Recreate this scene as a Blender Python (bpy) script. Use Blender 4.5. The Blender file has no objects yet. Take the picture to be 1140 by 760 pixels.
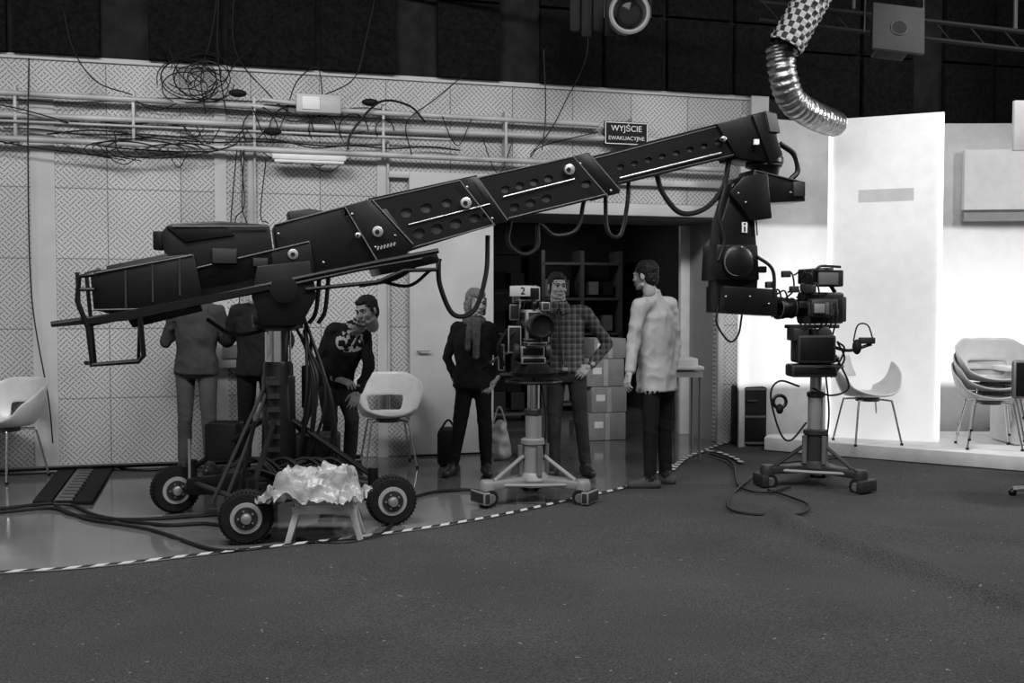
import bpy, bmesh, math, random
from mathutils import Vector, Matrix, noise, kdtree
random.seed(7)
scene = bpy.context.scene
try:
    scene.view_settings.view_transform = 'Standard'
except Exception:
    pass
V = Vector
F = 1100.0
CAMZ = 1.45
PITCH = math.atan(40/1100.0)

# ------------------------------------------------------------------ survey helpers (photo measurements -> metres)
def ray(px, py):
    u = (px-570)/F; v = (380-py)/F
    c, s = math.cos(PITCH), math.sin(PITCH)
    return V((u, c+v*s, -s+v*c))
def S(px, py, Y):
    r = ray(px, py); return V((0, 0, CAMZ))+r*(Y/r.y)
def G(px, py, z=0.0):
    r = ray(px, py); return V((0, 0, CAMZ))+r*((z-CAMZ)/r.z)
def PLN(px, py, a, m, off=0):
    r = ray(px, py); a2 = a-off*math.sqrt(1+m*m)
    return V((0, 0, CAMZ))+r*(a2/(r.y-m*r.x))

# ------------------------------------------------------------------ materials
def nn(nt, t, **kw):
    n = nt.nodes.new(t)
    for k, v in kw.items(): setattr(n, k, v)
    return n
def math_n(nt, op, a, b=None, c=None):
    n = nn(nt, 'ShaderNodeMath', operation=op)
    for i, x in enumerate((a, b, c)):
        if x is None: continue
        if isinstance(x, (int, float)): n.inputs[i].default_value = x
        else: nt.links.new(x, n.inputs[i])
    return n.outputs[0]
def g3(v): return (v, v, v, 1)
def mat(name, col, rough=0.6, metal=0.0, var=0.0, vscale=8, bump=0.0, bscale=60, emit=0.0, alpha=1.0, spec=0.5):
    m = bpy.data.materials.new(name); m.use_nodes = True
    nt = m.node_tree; b = nt.nodes['Principled BSDF']
    b.inputs['Base Color'].default_value = g3(col)
    b.inputs['Roughness'].default_value = rough
    b.inputs['Metallic'].default_value = metal
    b.inputs['Specular IOR Level'].default_value = spec
    if alpha < 1: b.inputs['Alpha'].default_value = alpha
    if emit > 0:
        b.inputs['Emission Color'].default_value = (1, 1, 1, 1)
        b.inputs['Emission Strength'].default_value = emit
    tc = nn(nt, 'ShaderNodeTexCoord')
    v = var if var else 0.08
    n = nn(nt, 'ShaderNodeTexNoise'); n.inputs['Scale'].default_value = vscale; n.inputs['Detail'].default_value = 4
    nt.links.new(tc.outputs['Object'], n.inputs['Vector'])
    r = nn(nt, 'ShaderNodeMapRange')
    r.inputs['From Min'].default_value = 0.3; r.inputs['From Max'].default_value = 0.7
    r.inputs['To Min'].default_value = col*(1-v); r.inputs['To Max'].default_value = min(1, col*(1+v))
    nt.links.new(n.outputs['Fac'], r.inputs['Value'])
    nt.links.new(r.outputs[0], b.inputs['Base Color'])
    if bump > 0:
        n2 = nn(nt, 'ShaderNodeTexNoise'); n2.inputs['Scale'].default_value = bscale; n2.inputs['Detail'].default_value = 5
        nt.links.new(tc.outputs['Object'], n2.inputs['Vector'])
        bp = nn(nt, 'ShaderNodeBump'); bp.inputs['Strength'].default_value = bump; bp.inputs['Distance'].default_value = 0.01
        nt.links.new(n2.outputs['Fac'], bp.inputs['Height']); nt.links.new(bp.outputs[0], b.inputs['Normal'])
    return m

M_black = mat('black_paint', 0.005, 0.38, spec=.35)
M_black2 = mat('black_matte', 0.008, 0.7, spec=.25)
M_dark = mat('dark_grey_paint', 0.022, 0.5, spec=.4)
M_inner = mat('inner_tube_grey', 0.05, 0.45)
M_mid = mat('grey_paint', 0.12, 0.5)
M_rub = mat('rubber', 0.009, 0.85, bump=0.3, bscale=200, spec=.3)
M_chrome = mat('chrome', 0.7, 0.18, 1.0)
M_alu = mat('brushed_aluminium', 0.5, 0.38, 0.8, bump=0.1)
M_alug = mat('cast_grey', 0.26, 0.5, 0.3)
M_rim = mat('wheel_rim', 0.4, 0.45, 0.2)
M_white = mat('white_paint', 0.7, 0.45)
M_plast = mat('white_plastic', 0.58, 0.3)
M_label = mat('label_white', 0.75, 0.5)
M_card2 = mat('number_card', 0.4, 0.6)
M_glass = mat('lens_glass', 0.01, 0.05)
M_wire = mat('cable_black', 0.007, 0.5, spec=.3)
M_pipe = mat('galvanised_pipe', 0.42, 0.5, 0.1, var=0.25, vscale=3)
M_card = mat('cardboard', 0.26, 0.85, var=.15)
M_skin = mat('skin', 0.36, 0.5, var=.06, vscale=20)
M_lip = mat('lips', 0.22, 0.5)
M_eyew = mat('eye_white', 0.5, 0.2)
M_hairD = mat('dark_hair', 0.010, 0.6, var=.5, vscale=90, bump=.6, bscale=120, spec=.3)
M_hairL = mat('blond_hair', 0.16, 0.6, var=.4, vscale=80, bump=.6, bscale=120)
M_shoe = mat('shoe_leather', 0.02, 0.4)
M_shoeG = mat('shoe_suede', 0.05, 0.8)
M_jean = mat('denim_dark', 0.035, 0.9, var=.25, vscale=7, bump=.25, bscale=160, spec=.2)
M_jeang = mat('denim_grey', 0.08, 0.9, var=.2, vscale=7, bump=.25, bscale=160, spec=.2)
M_trou = mat('black_trousers', 0.009, 0.9, spec=.2)
M_shirtL = mat('light_jacket', 0.36, 0.85, var=.06, vscale=6, bump=.3, bscale=90, spec=.2)
M_swG = mat('grey_sweater', 0.05, 0.95, var=.15, bump=.4, bscale=120, spec=.2)
M_swD = mat('dark_top', 0.014, 0.95, var=.3, bump=.3, bscale=120, spec=.2)

def plaid_mat():
    m = mat('plaid_cloth', 0.08, 0.9, spec=.2); nt = m.node_tree; b = nt.nodes['Principled BSDF']
    tc = nn(nt, 'ShaderNodeTexCoord'); sp = nn(nt, 'ShaderNodeSeparateXYZ'); nt.links.new(tc.outputs['Object'], sp.inputs[0])
    def stripes(o, fr, w):
        f = math_n(nt, 'FRACT', math_n(nt, 'MULTIPLY', o, fr)); return math_n(nt, 'LESS_THAN', f, w)
    a = stripes(sp.outputs[0], 20, .5); c = stripes(sp.outputs[2], 20, .5)
    d = stripes(math_n(nt, 'ADD', sp.outputs[0], 0.035), 20, .16); e = stripes(math_n(nt, 'ADD', sp.outputs[2], 0.035), 20, .16)
    s = math_n(nt, 'ADD', math_n(nt, 'MULTIPLY', math_n(nt, 'ADD', a, c), 0.032), math_n(nt, 'MULTIPLY', math_n(nt, 'ADD', d, e), 0.055))
    s = math_n(nt, 'ADD', s, 0.04)
    nt.links.new(s, b.inputs['Base Color']); return m
M_plaid = plaid_mat()

def logo_mat(cx, cz):
    m = mat('printed_sweater', 0.012, 0.9, spec=.2); nt = m.node_tree; b = nt.nodes['Principled BSDF']
    tc = nn(nt, 'ShaderNodeTexCoord'); sp = nn(nt, 'ShaderNodeSeparateXYZ'); nt.links.new(tc.outputs['Object'], sp.inputs[0])
    dx = math_n(nt, 'MULTIPLY', math_n(nt, 'SUBTRACT', sp.outputs[0], cx), 9.0)
    dz = math_n(nt, 'MULTIPLY', math_n(nt, 'SUBTRACT', sp.outputs[2], cz), 11.0)
    r2 = math_n(nt, 'ADD', math_n(nt, 'MULTIPLY', dx, dx), math_n(nt, 'MULTIPLY', dz, dz))
    ins = math_n(nt, 'LESS_THAN', r2, 1.0)
    n = nn(nt, 'ShaderNodeTexNoise'); n.inputs['Scale'].default_value = 26; n.inputs['Detail'].default_value = 1
    nt.links.new(tc.outputs['Object'], n.inputs['Vector'])
    k = math_n(nt, 'GREATER_THAN', n.outputs['Fac'], 0.5)
    fr = math_n(nt, 'LESS_THAN', sp.outputs[1], 0.02)
    v = math_n(nt, 'MULTIPLY', math_n(nt, 'MULTIPLY', ins, k), fr)
    nt.links.new(math_n(nt, 'MULTIPLY_ADD', v, 0.5, 0.012), b.inputs['Base Color']); return m

def acoustic_wall_mat():
    m = mat('perforated_acoustic_panels', 0.4, 0.75, spec=.3); nt = m.node_tree; b = nt.nodes['Principled BSDF']
    for l in list(b.inputs['Base Color'].links): nt.links.remove(l)
    tc = nn(nt, 'ShaderNodeTexCoord'); sp = nn(nt, 'ShaderNodeSeparateXYZ'); nt.links.new(tc.outputs['Object'], sp.inputs[0])
    x, z = sp.outputs[0], sp.outputs[2]
    SC = 21.0
    u = math_n(nt, 'MULTIPLY', math_n(nt, 'ADD', x, z), SC); w = math_n(nt, 'MULTIPLY', math_n(nt, 'SUBTRACT', x, z), SC)
    cu = math_n(nt, 'FLOOR', u); cw = math_n(nt, 'FLOOR', w)
    fu = math_n(nt, 'ABSOLUTE', math_n(nt, 'SUBTRACT', math_n(nt, 'FRACT', u), .5)); fw = math_n(nt, 'ABSOLUTE', math_n(nt, 'SUBTRACT', math_n(nt, 'FRACT', w), .5))
    cb = nn(nt, 'ShaderNodeCombineXYZ'); nt.links.new(cu, cb.inputs[0]); nt.links.new(cw, cb.inputs[1])
    wn = nn(nt, 'ShaderNodeTexWhiteNoise', noise_dimensions='2D'); nt.links.new(cb.outputs[0], wn.inputs['Vector'])
    r = math_n(nt, 'GREATER_THAN', wn.outputs['Value'], .5); ir = math_n(nt, 'SUBTRACT', 1.0, r)
    a = math_n(nt, 'ADD', math_n(nt, 'MULTIPLY', fu, r), math_n(nt, 'MULTIPLY', fw, ir))
    c = math_n(nt, 'ADD', math_n(nt, 'MULTIPLY', fw, r), math_n(nt, 'MULTIPLY', fu, ir))
    ln = math_n(nt, 'MULTIPLY', math_n(nt, 'LESS_THAN', a, .16), math_n(nt, 'LESS_THAN', c, .42))
    sx = math_n(nt, 'LESS_THAN', math_n(nt, 'FRACT', math_n(nt, 'MULTIPLY', x, 1/0.62)), .016)
    sz = math_n(nt, 'LESS_THAN', math_n(nt, 'FRACT', math_n(nt, 'MULTIPLY', z, 1/0.62)), .016)
    seam = math_n(nt, 'MAXIMUM', sx, sz)
    mx = math_n(nt, 'MULTIPLY', math_n(nt, 'SUBTRACT', 1.0, math_n(nt, 'MULTIPLY', ln, .6)), math_n(nt, 'SUBTRACT', 1.0, math_n(nt, 'MULTIPLY', seam, .5)))
    cp = nn(nt, 'ShaderNodeCombineXYZ'); nt.links.new(math_n(nt, 'FLOOR', math_n(nt, 'MULTIPLY', x, 1/0.62)), cp.inputs[0]); nt.links.new(math_n(nt, 'FLOOR', math_n(nt, 'MULTIPLY', z, 1/0.62)), cp.inputs[1])
    w2 = nn(nt, 'ShaderNodeTexWhiteNoise', noise_dimensions='2D'); nt.links.new(cp.outputs[0], w2.inputs['Vector'])
    tone = math_n(nt, 'MULTIPLY_ADD', w2.outputs['Value'], .09, .45)
    n = nn(nt, 'ShaderNodeTexNoise'); n.inputs['Scale'].default_value = 1.5; n.inputs['Detail'].default_value = 6
    nt.links.new(tc.outputs['Object'], n.inputs['Vector'])
    dirt = math_n(nt, 'MULTIPLY_ADD', n.outputs['Fac'], .45, .78)
    nt.links.new(math_n(nt, 'MULTIPLY', math_n(nt, 'MULTIPLY', tone, dirt), mx), b.inputs['Base Color'])
    return m
M_wall = acoustic_wall_mat()
M_wallplain = mat('plain_wall_strip', 0.48, 0.7, var=.1, vscale=3)
M_reveal = mat('reveal_paint', 0.3, 0.7, var=.1, vscale=3)
M_up = mat('black_acoustic_foam', 0.006, 0.95, var=.6, vscale=30, bump=.8, bscale=40, spec=.12)
M_upback = mat('upper_wall_dark', 0.016, 0.95, var=.4, vscale=6, spec=.15)
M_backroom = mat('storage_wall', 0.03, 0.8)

def floor_mat():
    m = mat('polished_linoleum', 0.13, 0.16, var=.25, vscale=1.2, spec=.7); nt = m.node_tree; b = nt.nodes['Principled BSDF']
    tc = nn(nt, 'ShaderNodeTexCoord'); n = nn(nt, 'ShaderNodeTexNoise'); n.inputs['Scale'].default_value = 3; n.inputs['Detail'].default_value = 8
    nt.links.new(tc.outputs['Object'], n.inputs['Vector'])
    nt.links.new(math_n(nt, 'MULTIPLY_ADD', n.outputs['Fac'], .22, .0), b.inputs['Roughness']); return m
M_floor = floor_mat()
def carpet_mat():
    m = mat('studio_carpet', 0.06, 0.95, spec=.1); nt = m.node_tree; b = nt.nodes['Principled BSDF']
    for l in list(b.inputs['Base Color'].links): nt.links.remove(l)
    tc = nn(nt, 'ShaderNodeTexCoord')
    def ns(sc, de):
        n = nn(nt, 'ShaderNodeTexNoise'); n.inputs['Scale'].default_value = sc; n.inputs['Detail'].default_value = de
        nt.links.new(tc.outputs['Object'], n.inputs['Vector']); return n.outputs['Fac']
    a = math_n(nt, 'MULTIPLY_ADD', ns(1.1, 5), .8, .6)
    c = math_n(nt, 'MULTIPLY_ADD', ns(110, 4), 2.4, -.2)
    sp = math_n(nt, 'MULTIPLY', math_n(nt, 'GREATER_THAN', ns(34, 1), .775), .14)
    v = math_n(nt, 'ADD', math_n(nt, 'MULTIPLY', math_n(nt, 'MULTIPLY', a, c), .054), sp)
    nt.links.new(v, b.inputs['Base Color'])
    bp = nn(nt, 'ShaderNodeBump'); bp.inputs['Strength'].default_value = .6; bp.inputs['Distance'].default_value = .008
    nt.links.new(ns(120, 4), bp.inputs['Height']); nt.links.new(bp.outputs[0], b.inputs['Normal'])
    return m
M_carpet = carpet_mat()

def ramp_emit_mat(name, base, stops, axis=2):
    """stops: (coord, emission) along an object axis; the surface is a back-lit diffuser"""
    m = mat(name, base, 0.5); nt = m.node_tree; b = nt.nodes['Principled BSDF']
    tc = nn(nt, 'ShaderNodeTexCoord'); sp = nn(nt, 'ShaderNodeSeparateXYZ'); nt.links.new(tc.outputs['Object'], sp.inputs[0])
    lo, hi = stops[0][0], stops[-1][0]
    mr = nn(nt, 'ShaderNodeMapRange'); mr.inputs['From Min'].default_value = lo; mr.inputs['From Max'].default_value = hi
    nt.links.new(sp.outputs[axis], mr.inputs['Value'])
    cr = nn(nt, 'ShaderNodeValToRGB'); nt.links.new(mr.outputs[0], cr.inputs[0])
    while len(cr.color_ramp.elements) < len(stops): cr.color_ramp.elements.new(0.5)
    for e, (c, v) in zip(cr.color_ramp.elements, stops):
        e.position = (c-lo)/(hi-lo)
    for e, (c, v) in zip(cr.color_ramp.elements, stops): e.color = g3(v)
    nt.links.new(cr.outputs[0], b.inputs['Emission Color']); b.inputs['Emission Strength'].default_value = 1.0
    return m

# ------------------------------------------------------------------ mesh kit
def catmull(pts, n=8):
    pts = [V(p) for p in pts]
    if len(pts) < 3: return pts
    P = [pts[0]*2-pts[1]]+pts+[pts[-1]*2-pts[-2]]
    out = []
    for i in range(1, len(P)-2):
        p0, p1, p2, p3 = P[i-1:i+3]
        for k in range(n):
            t = k/n
            out.append(0.5*((2*p1)+(p2-p0)*t+(2*p0-5*p1+4*p2-p3)*t*t+(3*p1-p0-3*p2+p3)*t**3))
    out.append(pts[-1]); return out

def basis(d):
    d = d.normalized(); a = V((0, 0, 1)) if abs(d.z) < .9 else V((1, 0, 0))
    x = d.cross(a).normalized(); y = x.cross(d).normalized(); return x, y

def ringsweep(bm, rings, seg=12, cap=True):
    """rings: list of (center, xvec*rx, yvec*ry)"""
    loops = []
    for c, x, y in rings:
        loops.append([bm.verts.new(c+x*math.cos(2*math.pi*i/seg)+y*math.sin(2*math.pi*i/seg)) for i in range(seg)])
    fs = []
    for a, b in zip(loops, loops[1:]):
        for i in range(seg):
            j = (i+1) % seg
            fs.append(bm.faces.new((a[i], a[j], b[j], b[i])))
    if cap:
        fs.append(bm.faces.new(loops[0][::-1])); fs.append(bm.faces.new(loops[-1]))
    return fs, [v for l in loops for v in l]

def capsule(bm, a, b, ra, rb, seg=14, step=.02):
    a, b = V(a), V(b); d = b-a; L = d.length
    if L < 1e-5: d = V((0, 0, 1)); L = 1e-5
    dn = d.normalized(); x, y = basis(dn); rings = []
    for k in range(1, 5):
        t = math.pi/2*k/4-math.pi/2
        rings.append((a+dn*ra*math.sin(t), x*ra*max(math.cos(t), .05), y*ra*max(math.cos(t), .05)))
    rings.insert(0, (a-dn*ra, x*ra*.08, y*ra*.08))
    n = max(1, int(L/step))
    for k in range(1, n+1):
        t = k/n; r = ra+(rb-ra)*t; rings.append((a+d*t, x*r, y*r))
    for k in range(1, 5):
        t = math.pi/2*k/4; c = max(math.cos(t), .08)
        rings.append((b+dn*rb*math.sin(t), x*rb*c, y*rb*c))
    return ringsweep(bm, rings, seg)[1]

def ellip(bm, c, r, R=None, seg=20):
    c = V(c); R = R or Matrix.Identity(3); rings = []
    n = 12
    for k in range(n+1):
        t = -math.pi/2+math.pi*k/n; cs = max(math.cos(t), .04)
        rings.append((c+R @ V((0, 0, r[2]*math.sin(t))), R @ V((r[0]*cs, 0, 0)), R @ V((0, r[1]*cs, 0))))
    return ringsweep(bm, rings, seg)[1]

def eval_mesh(obj):
    bpy.context.view_layer.update()
    dg = bpy.context.evaluated_depsgraph_get()
    me = bpy.data.meshes.new_from_object(obj.evaluated_get(dg))
    return me

def remesh(bm, voxel, smooth=4, fac=.5):
    me = bpy.data.meshes.new('tmp'); bmesh.ops.recalc_face_normals(bm, faces=bm.faces); bm.to_mesh(me)
    ob = bpy.data.objects.new('tmp', me); scene.collection.objects.link(ob)
    md = ob.modifiers.new('r', 'REMESH'); md.mode = 'VOXEL'; md.voxel_size = voxel
    if smooth:
        s = ob.modifiers.new('s', 'SMOOTH'); s.factor = fac; s.iterations = smooth
    out = eval_mesh(ob)
    bpy.data.objects.remove(ob); bpy.data.meshes.remove(me)
    return out

class Kit:
    def __init__(self, name, W=None):
        self.name = name; self.bm = bmesh.new(); self.mats = []; self.W = W; self.M = Matrix.Identity(4)
    def mi(self, m):
        if m not in self.mats: self.mats.append(m)
        return self.mats.index(m)
    def _fin(self, fs, m, bev=0, seg=2, smooth=True):
        i = self.mi(m)
        for f in fs: f.material_index = i; f.smooth = smooth
        if bev > 0:
            es = list({e for f in fs for e in f.edges})
            bmesh.ops.bevel(self.bm, geom=es, offset=bev, segments=seg, affect='EDGES', profile=.5, clamp_overlap=True)
    def T(self, p): return self.M @ V(p)
    def box(self, c, size, m, R=None, bev=0.0):
        c = V(c); h = V(size)/2; R = R or Matrix.Identity(3)
        vs = []
        for z in (-1, 1):
            for (x, y) in ((-1, -1), (1, -1), (1, 1), (-1, 1)):
                vs.append(self.bm.verts.new(self.T(c+R @ V((x*h.x, y*h.y, z*h.z)))))
        idx = [(3, 2, 1, 0), (4, 5, 6, 7), (0, 1, 5, 4), (1, 2, 6, 5), (2, 3, 7, 6), (3, 0, 4, 7)]
        fs = [self.bm.faces.new([vs[i] for i in q]) for q in idx]
        self._fin(fs, m, bev, smooth=False)
    def prism(self, pts, vec, m, bev=0.0):
        a = [self.bm.verts.new(self.T(p)) for p in pts]; b = [self.bm.verts.new(self.T(V(p)+V(vec))) for p in pts]
        n = len(a); fs = [self.bm.faces.new(a), self.bm.faces.new(b[::-1])]
        for i in range(n):
            j = (i+1) % n; fs.append(self.bm.faces.new((a[j], a[i], b[i], b[j])))
        bmesh.ops.recalc_face_normals(self.bm, faces=fs)
        self._fin(fs, m, bev, smooth=False)
    def lathe(self, o, ax, prof, m, seg=28):
        o = self.T(o); ax = (self.M.to_3x3() @ V(ax)).normalized(); x, y = basis(ax)
        fs, _ = ringsweep(self.bm, [(o+ax*h, x*max(r, .0005), y*max(r, .0005)) for h, r in prof], seg)
        bmesh.ops.recalc_face_normals(self.bm, faces=fs); self._fin(fs, m)
    def cyl(self, a, b, r, m, r2=None, seg=20):
        a, b = V(a), V(b); self.lathe(a, b-a, [(0, r), ((b-a).length, r if r2 is None else r2)], m, seg)
    def tube(self, pts, r, m, seg=8, smooth=True, n=8, closed=False):
        P = [self.T(p) for p in pts]
        if smooth: P = catmull(P, n)
        rings = []; x = None
        for i, p in enumerate(P):
            d = (P[min(i+1, len(P)-1)]-P[max(i-1, 0)])
            if d.length < 1e-6: continue
            d.normalize()
            if x is None: x, y = basis(d)
            else:
                x = (x-d*x.dot(d))
                if x.length < 1e-4: x, y = basis(d)
                x.normalize(); y = x.cross(d)
            rings.append((p, x*r, y*r))
        fs, _ = ringsweep(self.bm, rings, seg); bmesh.ops.recalc_face_normals(self.bm, faces=fs); self._fin(fs, m)
    def torus(self, c, ax, R, r, m, seg=36, s2=10):
        c = self.T(c); ax = (self.M.to_3x3() @ V(ax)).normalized(); x, y = basis(ax); loops = []
        for i in range(seg):
            t = 2*math.pi*i/seg; rd = x*math.cos(t)+y*math.sin(t)
            loops.append([self.bm.verts.new(c+rd*(R+r*math.cos(2*math.pi*k/s2))+ax*r*math.sin(2*math.pi*k/s2)) for k in range(s2)])
        fs = []
        for i in range(seg):
            a, b = loops[i], loops[(i+1) % seg]
            for k in range(s2):
                l = (k+1) % s2; fs.append(self.bm.faces.new((a[k], a[l], b[l], b[k])))
        bmesh.ops.recalc_face_normals(self.bm, faces=fs); self._fin(fs, m)
    def ell(self, c, r, m, R=None):
        vs = ellip(self.bm, c, r, R)
        for v in vs: v.co = self.M @ v.co
        fs = list({f for v in vs for f in v.link_faces})
        bmesh.ops.recalc_face_normals(self.bm, faces=fs); self._fin(fs, m)
    def mesh(self, me, mats, W=None, free=True, smooth=True):
        if not free: me = me.copy()
        mp = [self.mi(m) for m in mats]
        for p in me.polygons: p.material_index = mp[min(p.material_index, len(mp)-1)]; p.use_smooth = smooth
        me.transform(self.M @ W if W else self.M)
        self.bm.from_mesh(me)
        bpy.data.meshes.remove(me)
    def plate(self, outer, holes, thick, W, m):
        """outer 2D polygon and holes in the frame W (x right, y up, z normal), real cut-outs"""
        cu = bpy.data.curves.new('c', 'CURVE'); cu.dimensions = '2D'; cu.fill_mode = 'BOTH'; cu.extrude = thick/2
        def spl(pts):
            s = cu.splines.new('POLY'); s.points.add(len(pts)-1); s.use_cyclic_u = True
            for p, q in zip(s.points, pts): p.co = (q[0], q[1], 0, 1)
        spl(outer)
        for (x, y, r, el, ang) in holes:
            pts = []
            for i in range(20):
                t = 2*math.pi*i/20; a = r*math.cos(t)*el; b = r*math.sin(t)
                pts.append((x+a*math.cos(ang)-b*math.sin(ang), y+a*math.sin(ang)+b*math.cos(ang)))
            spl(pts)
        ob = bpy.data.objects.new('c', cu); scene.collection.objects.link(ob)
        me = eval_mesh(ob); bpy.data.objects.remove(ob); bpy.data.curves.remove(cu)
        me.materials.clear()
        self.mesh(me, [m], W, smooth=False)
    def text(self, s, size, W, m, ext=.001):
        cu = bpy.data.curves.new('t', 'FONT'); cu.body = s; cu.size = size; cu.extrude = ext; cu.align_x = 'CENTER'; cu.align_y = 'CENTER'
        ob = bpy.data.objects.new('t', cu); scene.collection.objects.link(ob); me = eval_mesh(ob)
        bpy.data.objects.remove(ob); bpy.data.curves.remove(cu); me.materials.clear(); self.mesh(me, [m], W, smooth=False)
    def done(self, ang=.6, sharp=True):
        me = bpy.data.meshes.new(self.name)
        W = self.W
        if W is None:
            xs = [v.co for v in self.bm.verts]
            o = V(((min(v.x for v in xs)+max(v.x for v in xs))/2, (min(v.y for v in xs)+max(v.y for v in xs))/2, min(v.z for v in xs)))
            W = Matrix.Translation(o)
            for v in self.bm.verts: v.co -= o
        self.bm.to_mesh(me); self.bm.free()
        for m in self.mats: me.materials.append(m)
        if sharp: me.set_sharp_from_angle(angle=ang)
        ob = bpy.data.objects.new(self.name, me); scene.collection.objects.link(ob); ob.matrix_world = W
        return ob

def frame(o, x, z=V((0, 0, 1))):
    """local x along x, y up, z = normal (right handed)"""
    x = V(x).normalized(); n = x.cross(z).normalized(); y = n.cross(x)
    m = Matrix((x, y, n)).transposed().to_4x4(); m.translation = V(o); return m

# ------------------------------------------------------------------ room
WA, WM = 9.76, 0.26
dW = V((1, WM, 0)).normalized(); nW = V((WM, -1, 0)).normalized()
WF = Matrix((dW, -nW, V((0, 0, 1)))).transposed().to_4x4(); WF.translation = V((0, WA, 0))
WFi = WF.inverted()
def wl(px, py):   # wall-local coords of a photo measurement
    p = WFi @ PLN(px, py, WA, WM); return p.x, p.z
CE = 5.4
sdl, sdr = wl(545, 400)[0], wl(803, 400)[0]
ztopd = wl(680, 240)[1]
zp = 3.63
sR = wl(853, 100)[0]

k = Kit('floor'); k.box((0, 4, -.05), (24, 26, .1), M_floor); k.done()
k = Kit('wall_back', WF)
def wb(s1, s2, z1, z2, m, y1=0, y2=.2): k.box(((s1+s2)/2, (y1+y2)/2, (z1+z2)/2), (s2-s1, y2-y1, z2-z1), m)
wb(-9, sdl, 0, zp, M_wall); wb(sdl, sdr, ztopd, zp, M_wall); wb(sdr, sR, 0, zp, M_wall)
wb(sR, 12, 0, zp, M_upback); wb(-9, 12, zp, CE, M_upback)
wb(sdr, sdr+.1, 0, ztopd, M_reveal, .2, .85); wb(sdl-.1, sdl, 0, ztopd, M_backroom, .2, .4)
k.done()
k = Kit('wall_strips', WF)
for a, b in ((36, 63), (240, 253), (277, 286), (420, 431)):
    s1, s2 = wl(a, 300)[0], wl(b, 300)[0]; k.box(((s1+s2)/2, -.008, zp*.45+.0), (s2-s1, .016, zp*.9), M_wallplain)
k.box((sR-.1, -.03, zp/2+.25), (.2, .06, zp+.5), M_wallplain)
k.box(((-9+sR)/2, -.012, zp-.02), (sR+9, .024, .04), M_wallplain)
k.done()
k = Kit('acoustic_foam_panels', WF)
s = -5.2; i = 0
while s < 9:
    w = random.choice([.62, .7, .78]); z0 = zp+.0 if s < sR-.3 else zp-.25
    for r in range(2):
        k.box((s+w/2, -.05, z0+.36+r*.74), (w, .08, .72), M_up, bev=.01)
    s += w+random.choice([.05, .05, .4]); i += 1
k.done()
k = Kit('wall_left'); k.box((-7.2, 3, CE/2), (.2, 18, CE), M_wallplain); k.done()
k = Kit('wall_right'); k.box((9.5, 3, CE/2), (.2, 20, CE), M_upback); k.done()
k = Kit('ceiling'); k.box((1.2, 3.5, CE+.05), (17, 19, .1), M_up); k.done()

# storage room behind the door
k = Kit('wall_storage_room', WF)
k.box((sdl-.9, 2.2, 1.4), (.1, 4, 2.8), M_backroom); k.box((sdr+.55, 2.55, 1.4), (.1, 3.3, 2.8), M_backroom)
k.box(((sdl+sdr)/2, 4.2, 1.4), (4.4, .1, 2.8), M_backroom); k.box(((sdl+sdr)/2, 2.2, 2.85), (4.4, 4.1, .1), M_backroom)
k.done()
k = Kit('door_frame', WF)
k.box((sdr-.03, -.02, ztopd/2), (.06, .06, ztopd), M_wallplain, bev=.005)
k.box((sdr-.05, .82, ztopd/2), (.12, .06, ztopd), M_white, bev=.005)
k.box(((sdl+sdr)/2, -.03, ztopd+.06), (sdr-sdl+.1, .08, .12), M_wallplain, bev=.005)
k.box(((sdl+sdr)/2, .4, ztopd-.01), (sdr-sdl, .8, .02), M_mid)
k.done()
k = Kit('sliding_door', WF)
s1, z1 = wl(454, 192); s2 = sdl+.02
k.box(((s1+s2)/2, -.06, z1/2+.01), (s2-s1, .06, z1-.02), M_wallplain, bev=.006)
k.box(((s1+s2)/2+1.2, -.05, z1-.03), (3.6, .05, .06), M_pipe, bev=.004)
k.cyl((s1+.08, -.09, 1.02), (s1+.08, -.13, 1.02), .012, M_alu); k.box((s1+.13, -.135, 1.02), (.12, .015, .02), M_alu, bev=.004)
k.done()

k = Kit('storage_shelf', WF)
sx = wl(690, 300)[0]+.25
for xx in (-.62, 0, .62): k.box((sx+.5+xx*.9, 3.6, 1.1), (.05, .4, 2.2), M_mid)
for i in range(5): k.box((sx+.5, 3.6, .1+i*.48), (1.16, .4, .035), M_mid)
for i in range(4):
    for j in range(5): k.box((sx+.06+j*.21, 3.6, .12+.13+i*.48), (.13, .25, .16+.1*random.random()), random.choice([M_mid, M_reveal, M_card, M_dark]))
k.done()
k = Kit('storage_shelf', WF)
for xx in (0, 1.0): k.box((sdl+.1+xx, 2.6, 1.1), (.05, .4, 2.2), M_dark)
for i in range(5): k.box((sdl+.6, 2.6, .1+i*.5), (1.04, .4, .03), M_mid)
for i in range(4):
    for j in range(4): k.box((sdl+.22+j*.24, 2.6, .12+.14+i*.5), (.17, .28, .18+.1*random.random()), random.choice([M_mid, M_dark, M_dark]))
k.done()
k = Kit('cardboard_box_stack', WF)
bx = wl(697, 450)[0]
for i, (dx, w, h) in enumerate(((0, .42, .3), (.02, .4, .28), (-.02, .42, .3), (.03, .36, .22))):
    zz = sum([.3, .28, .3, .22][:i])+h/2
    k.box((bx+dx, .75, zz), (w, .4, h-.006), M_card, bev=.006); k.box((bx+dx, .545, zz), (.05, .004, h-.01), M_pipe)
    k.box((bx+dx-.1, .545, zz+.02), (.1, .004, .07), M_label)
k.done()

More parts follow.
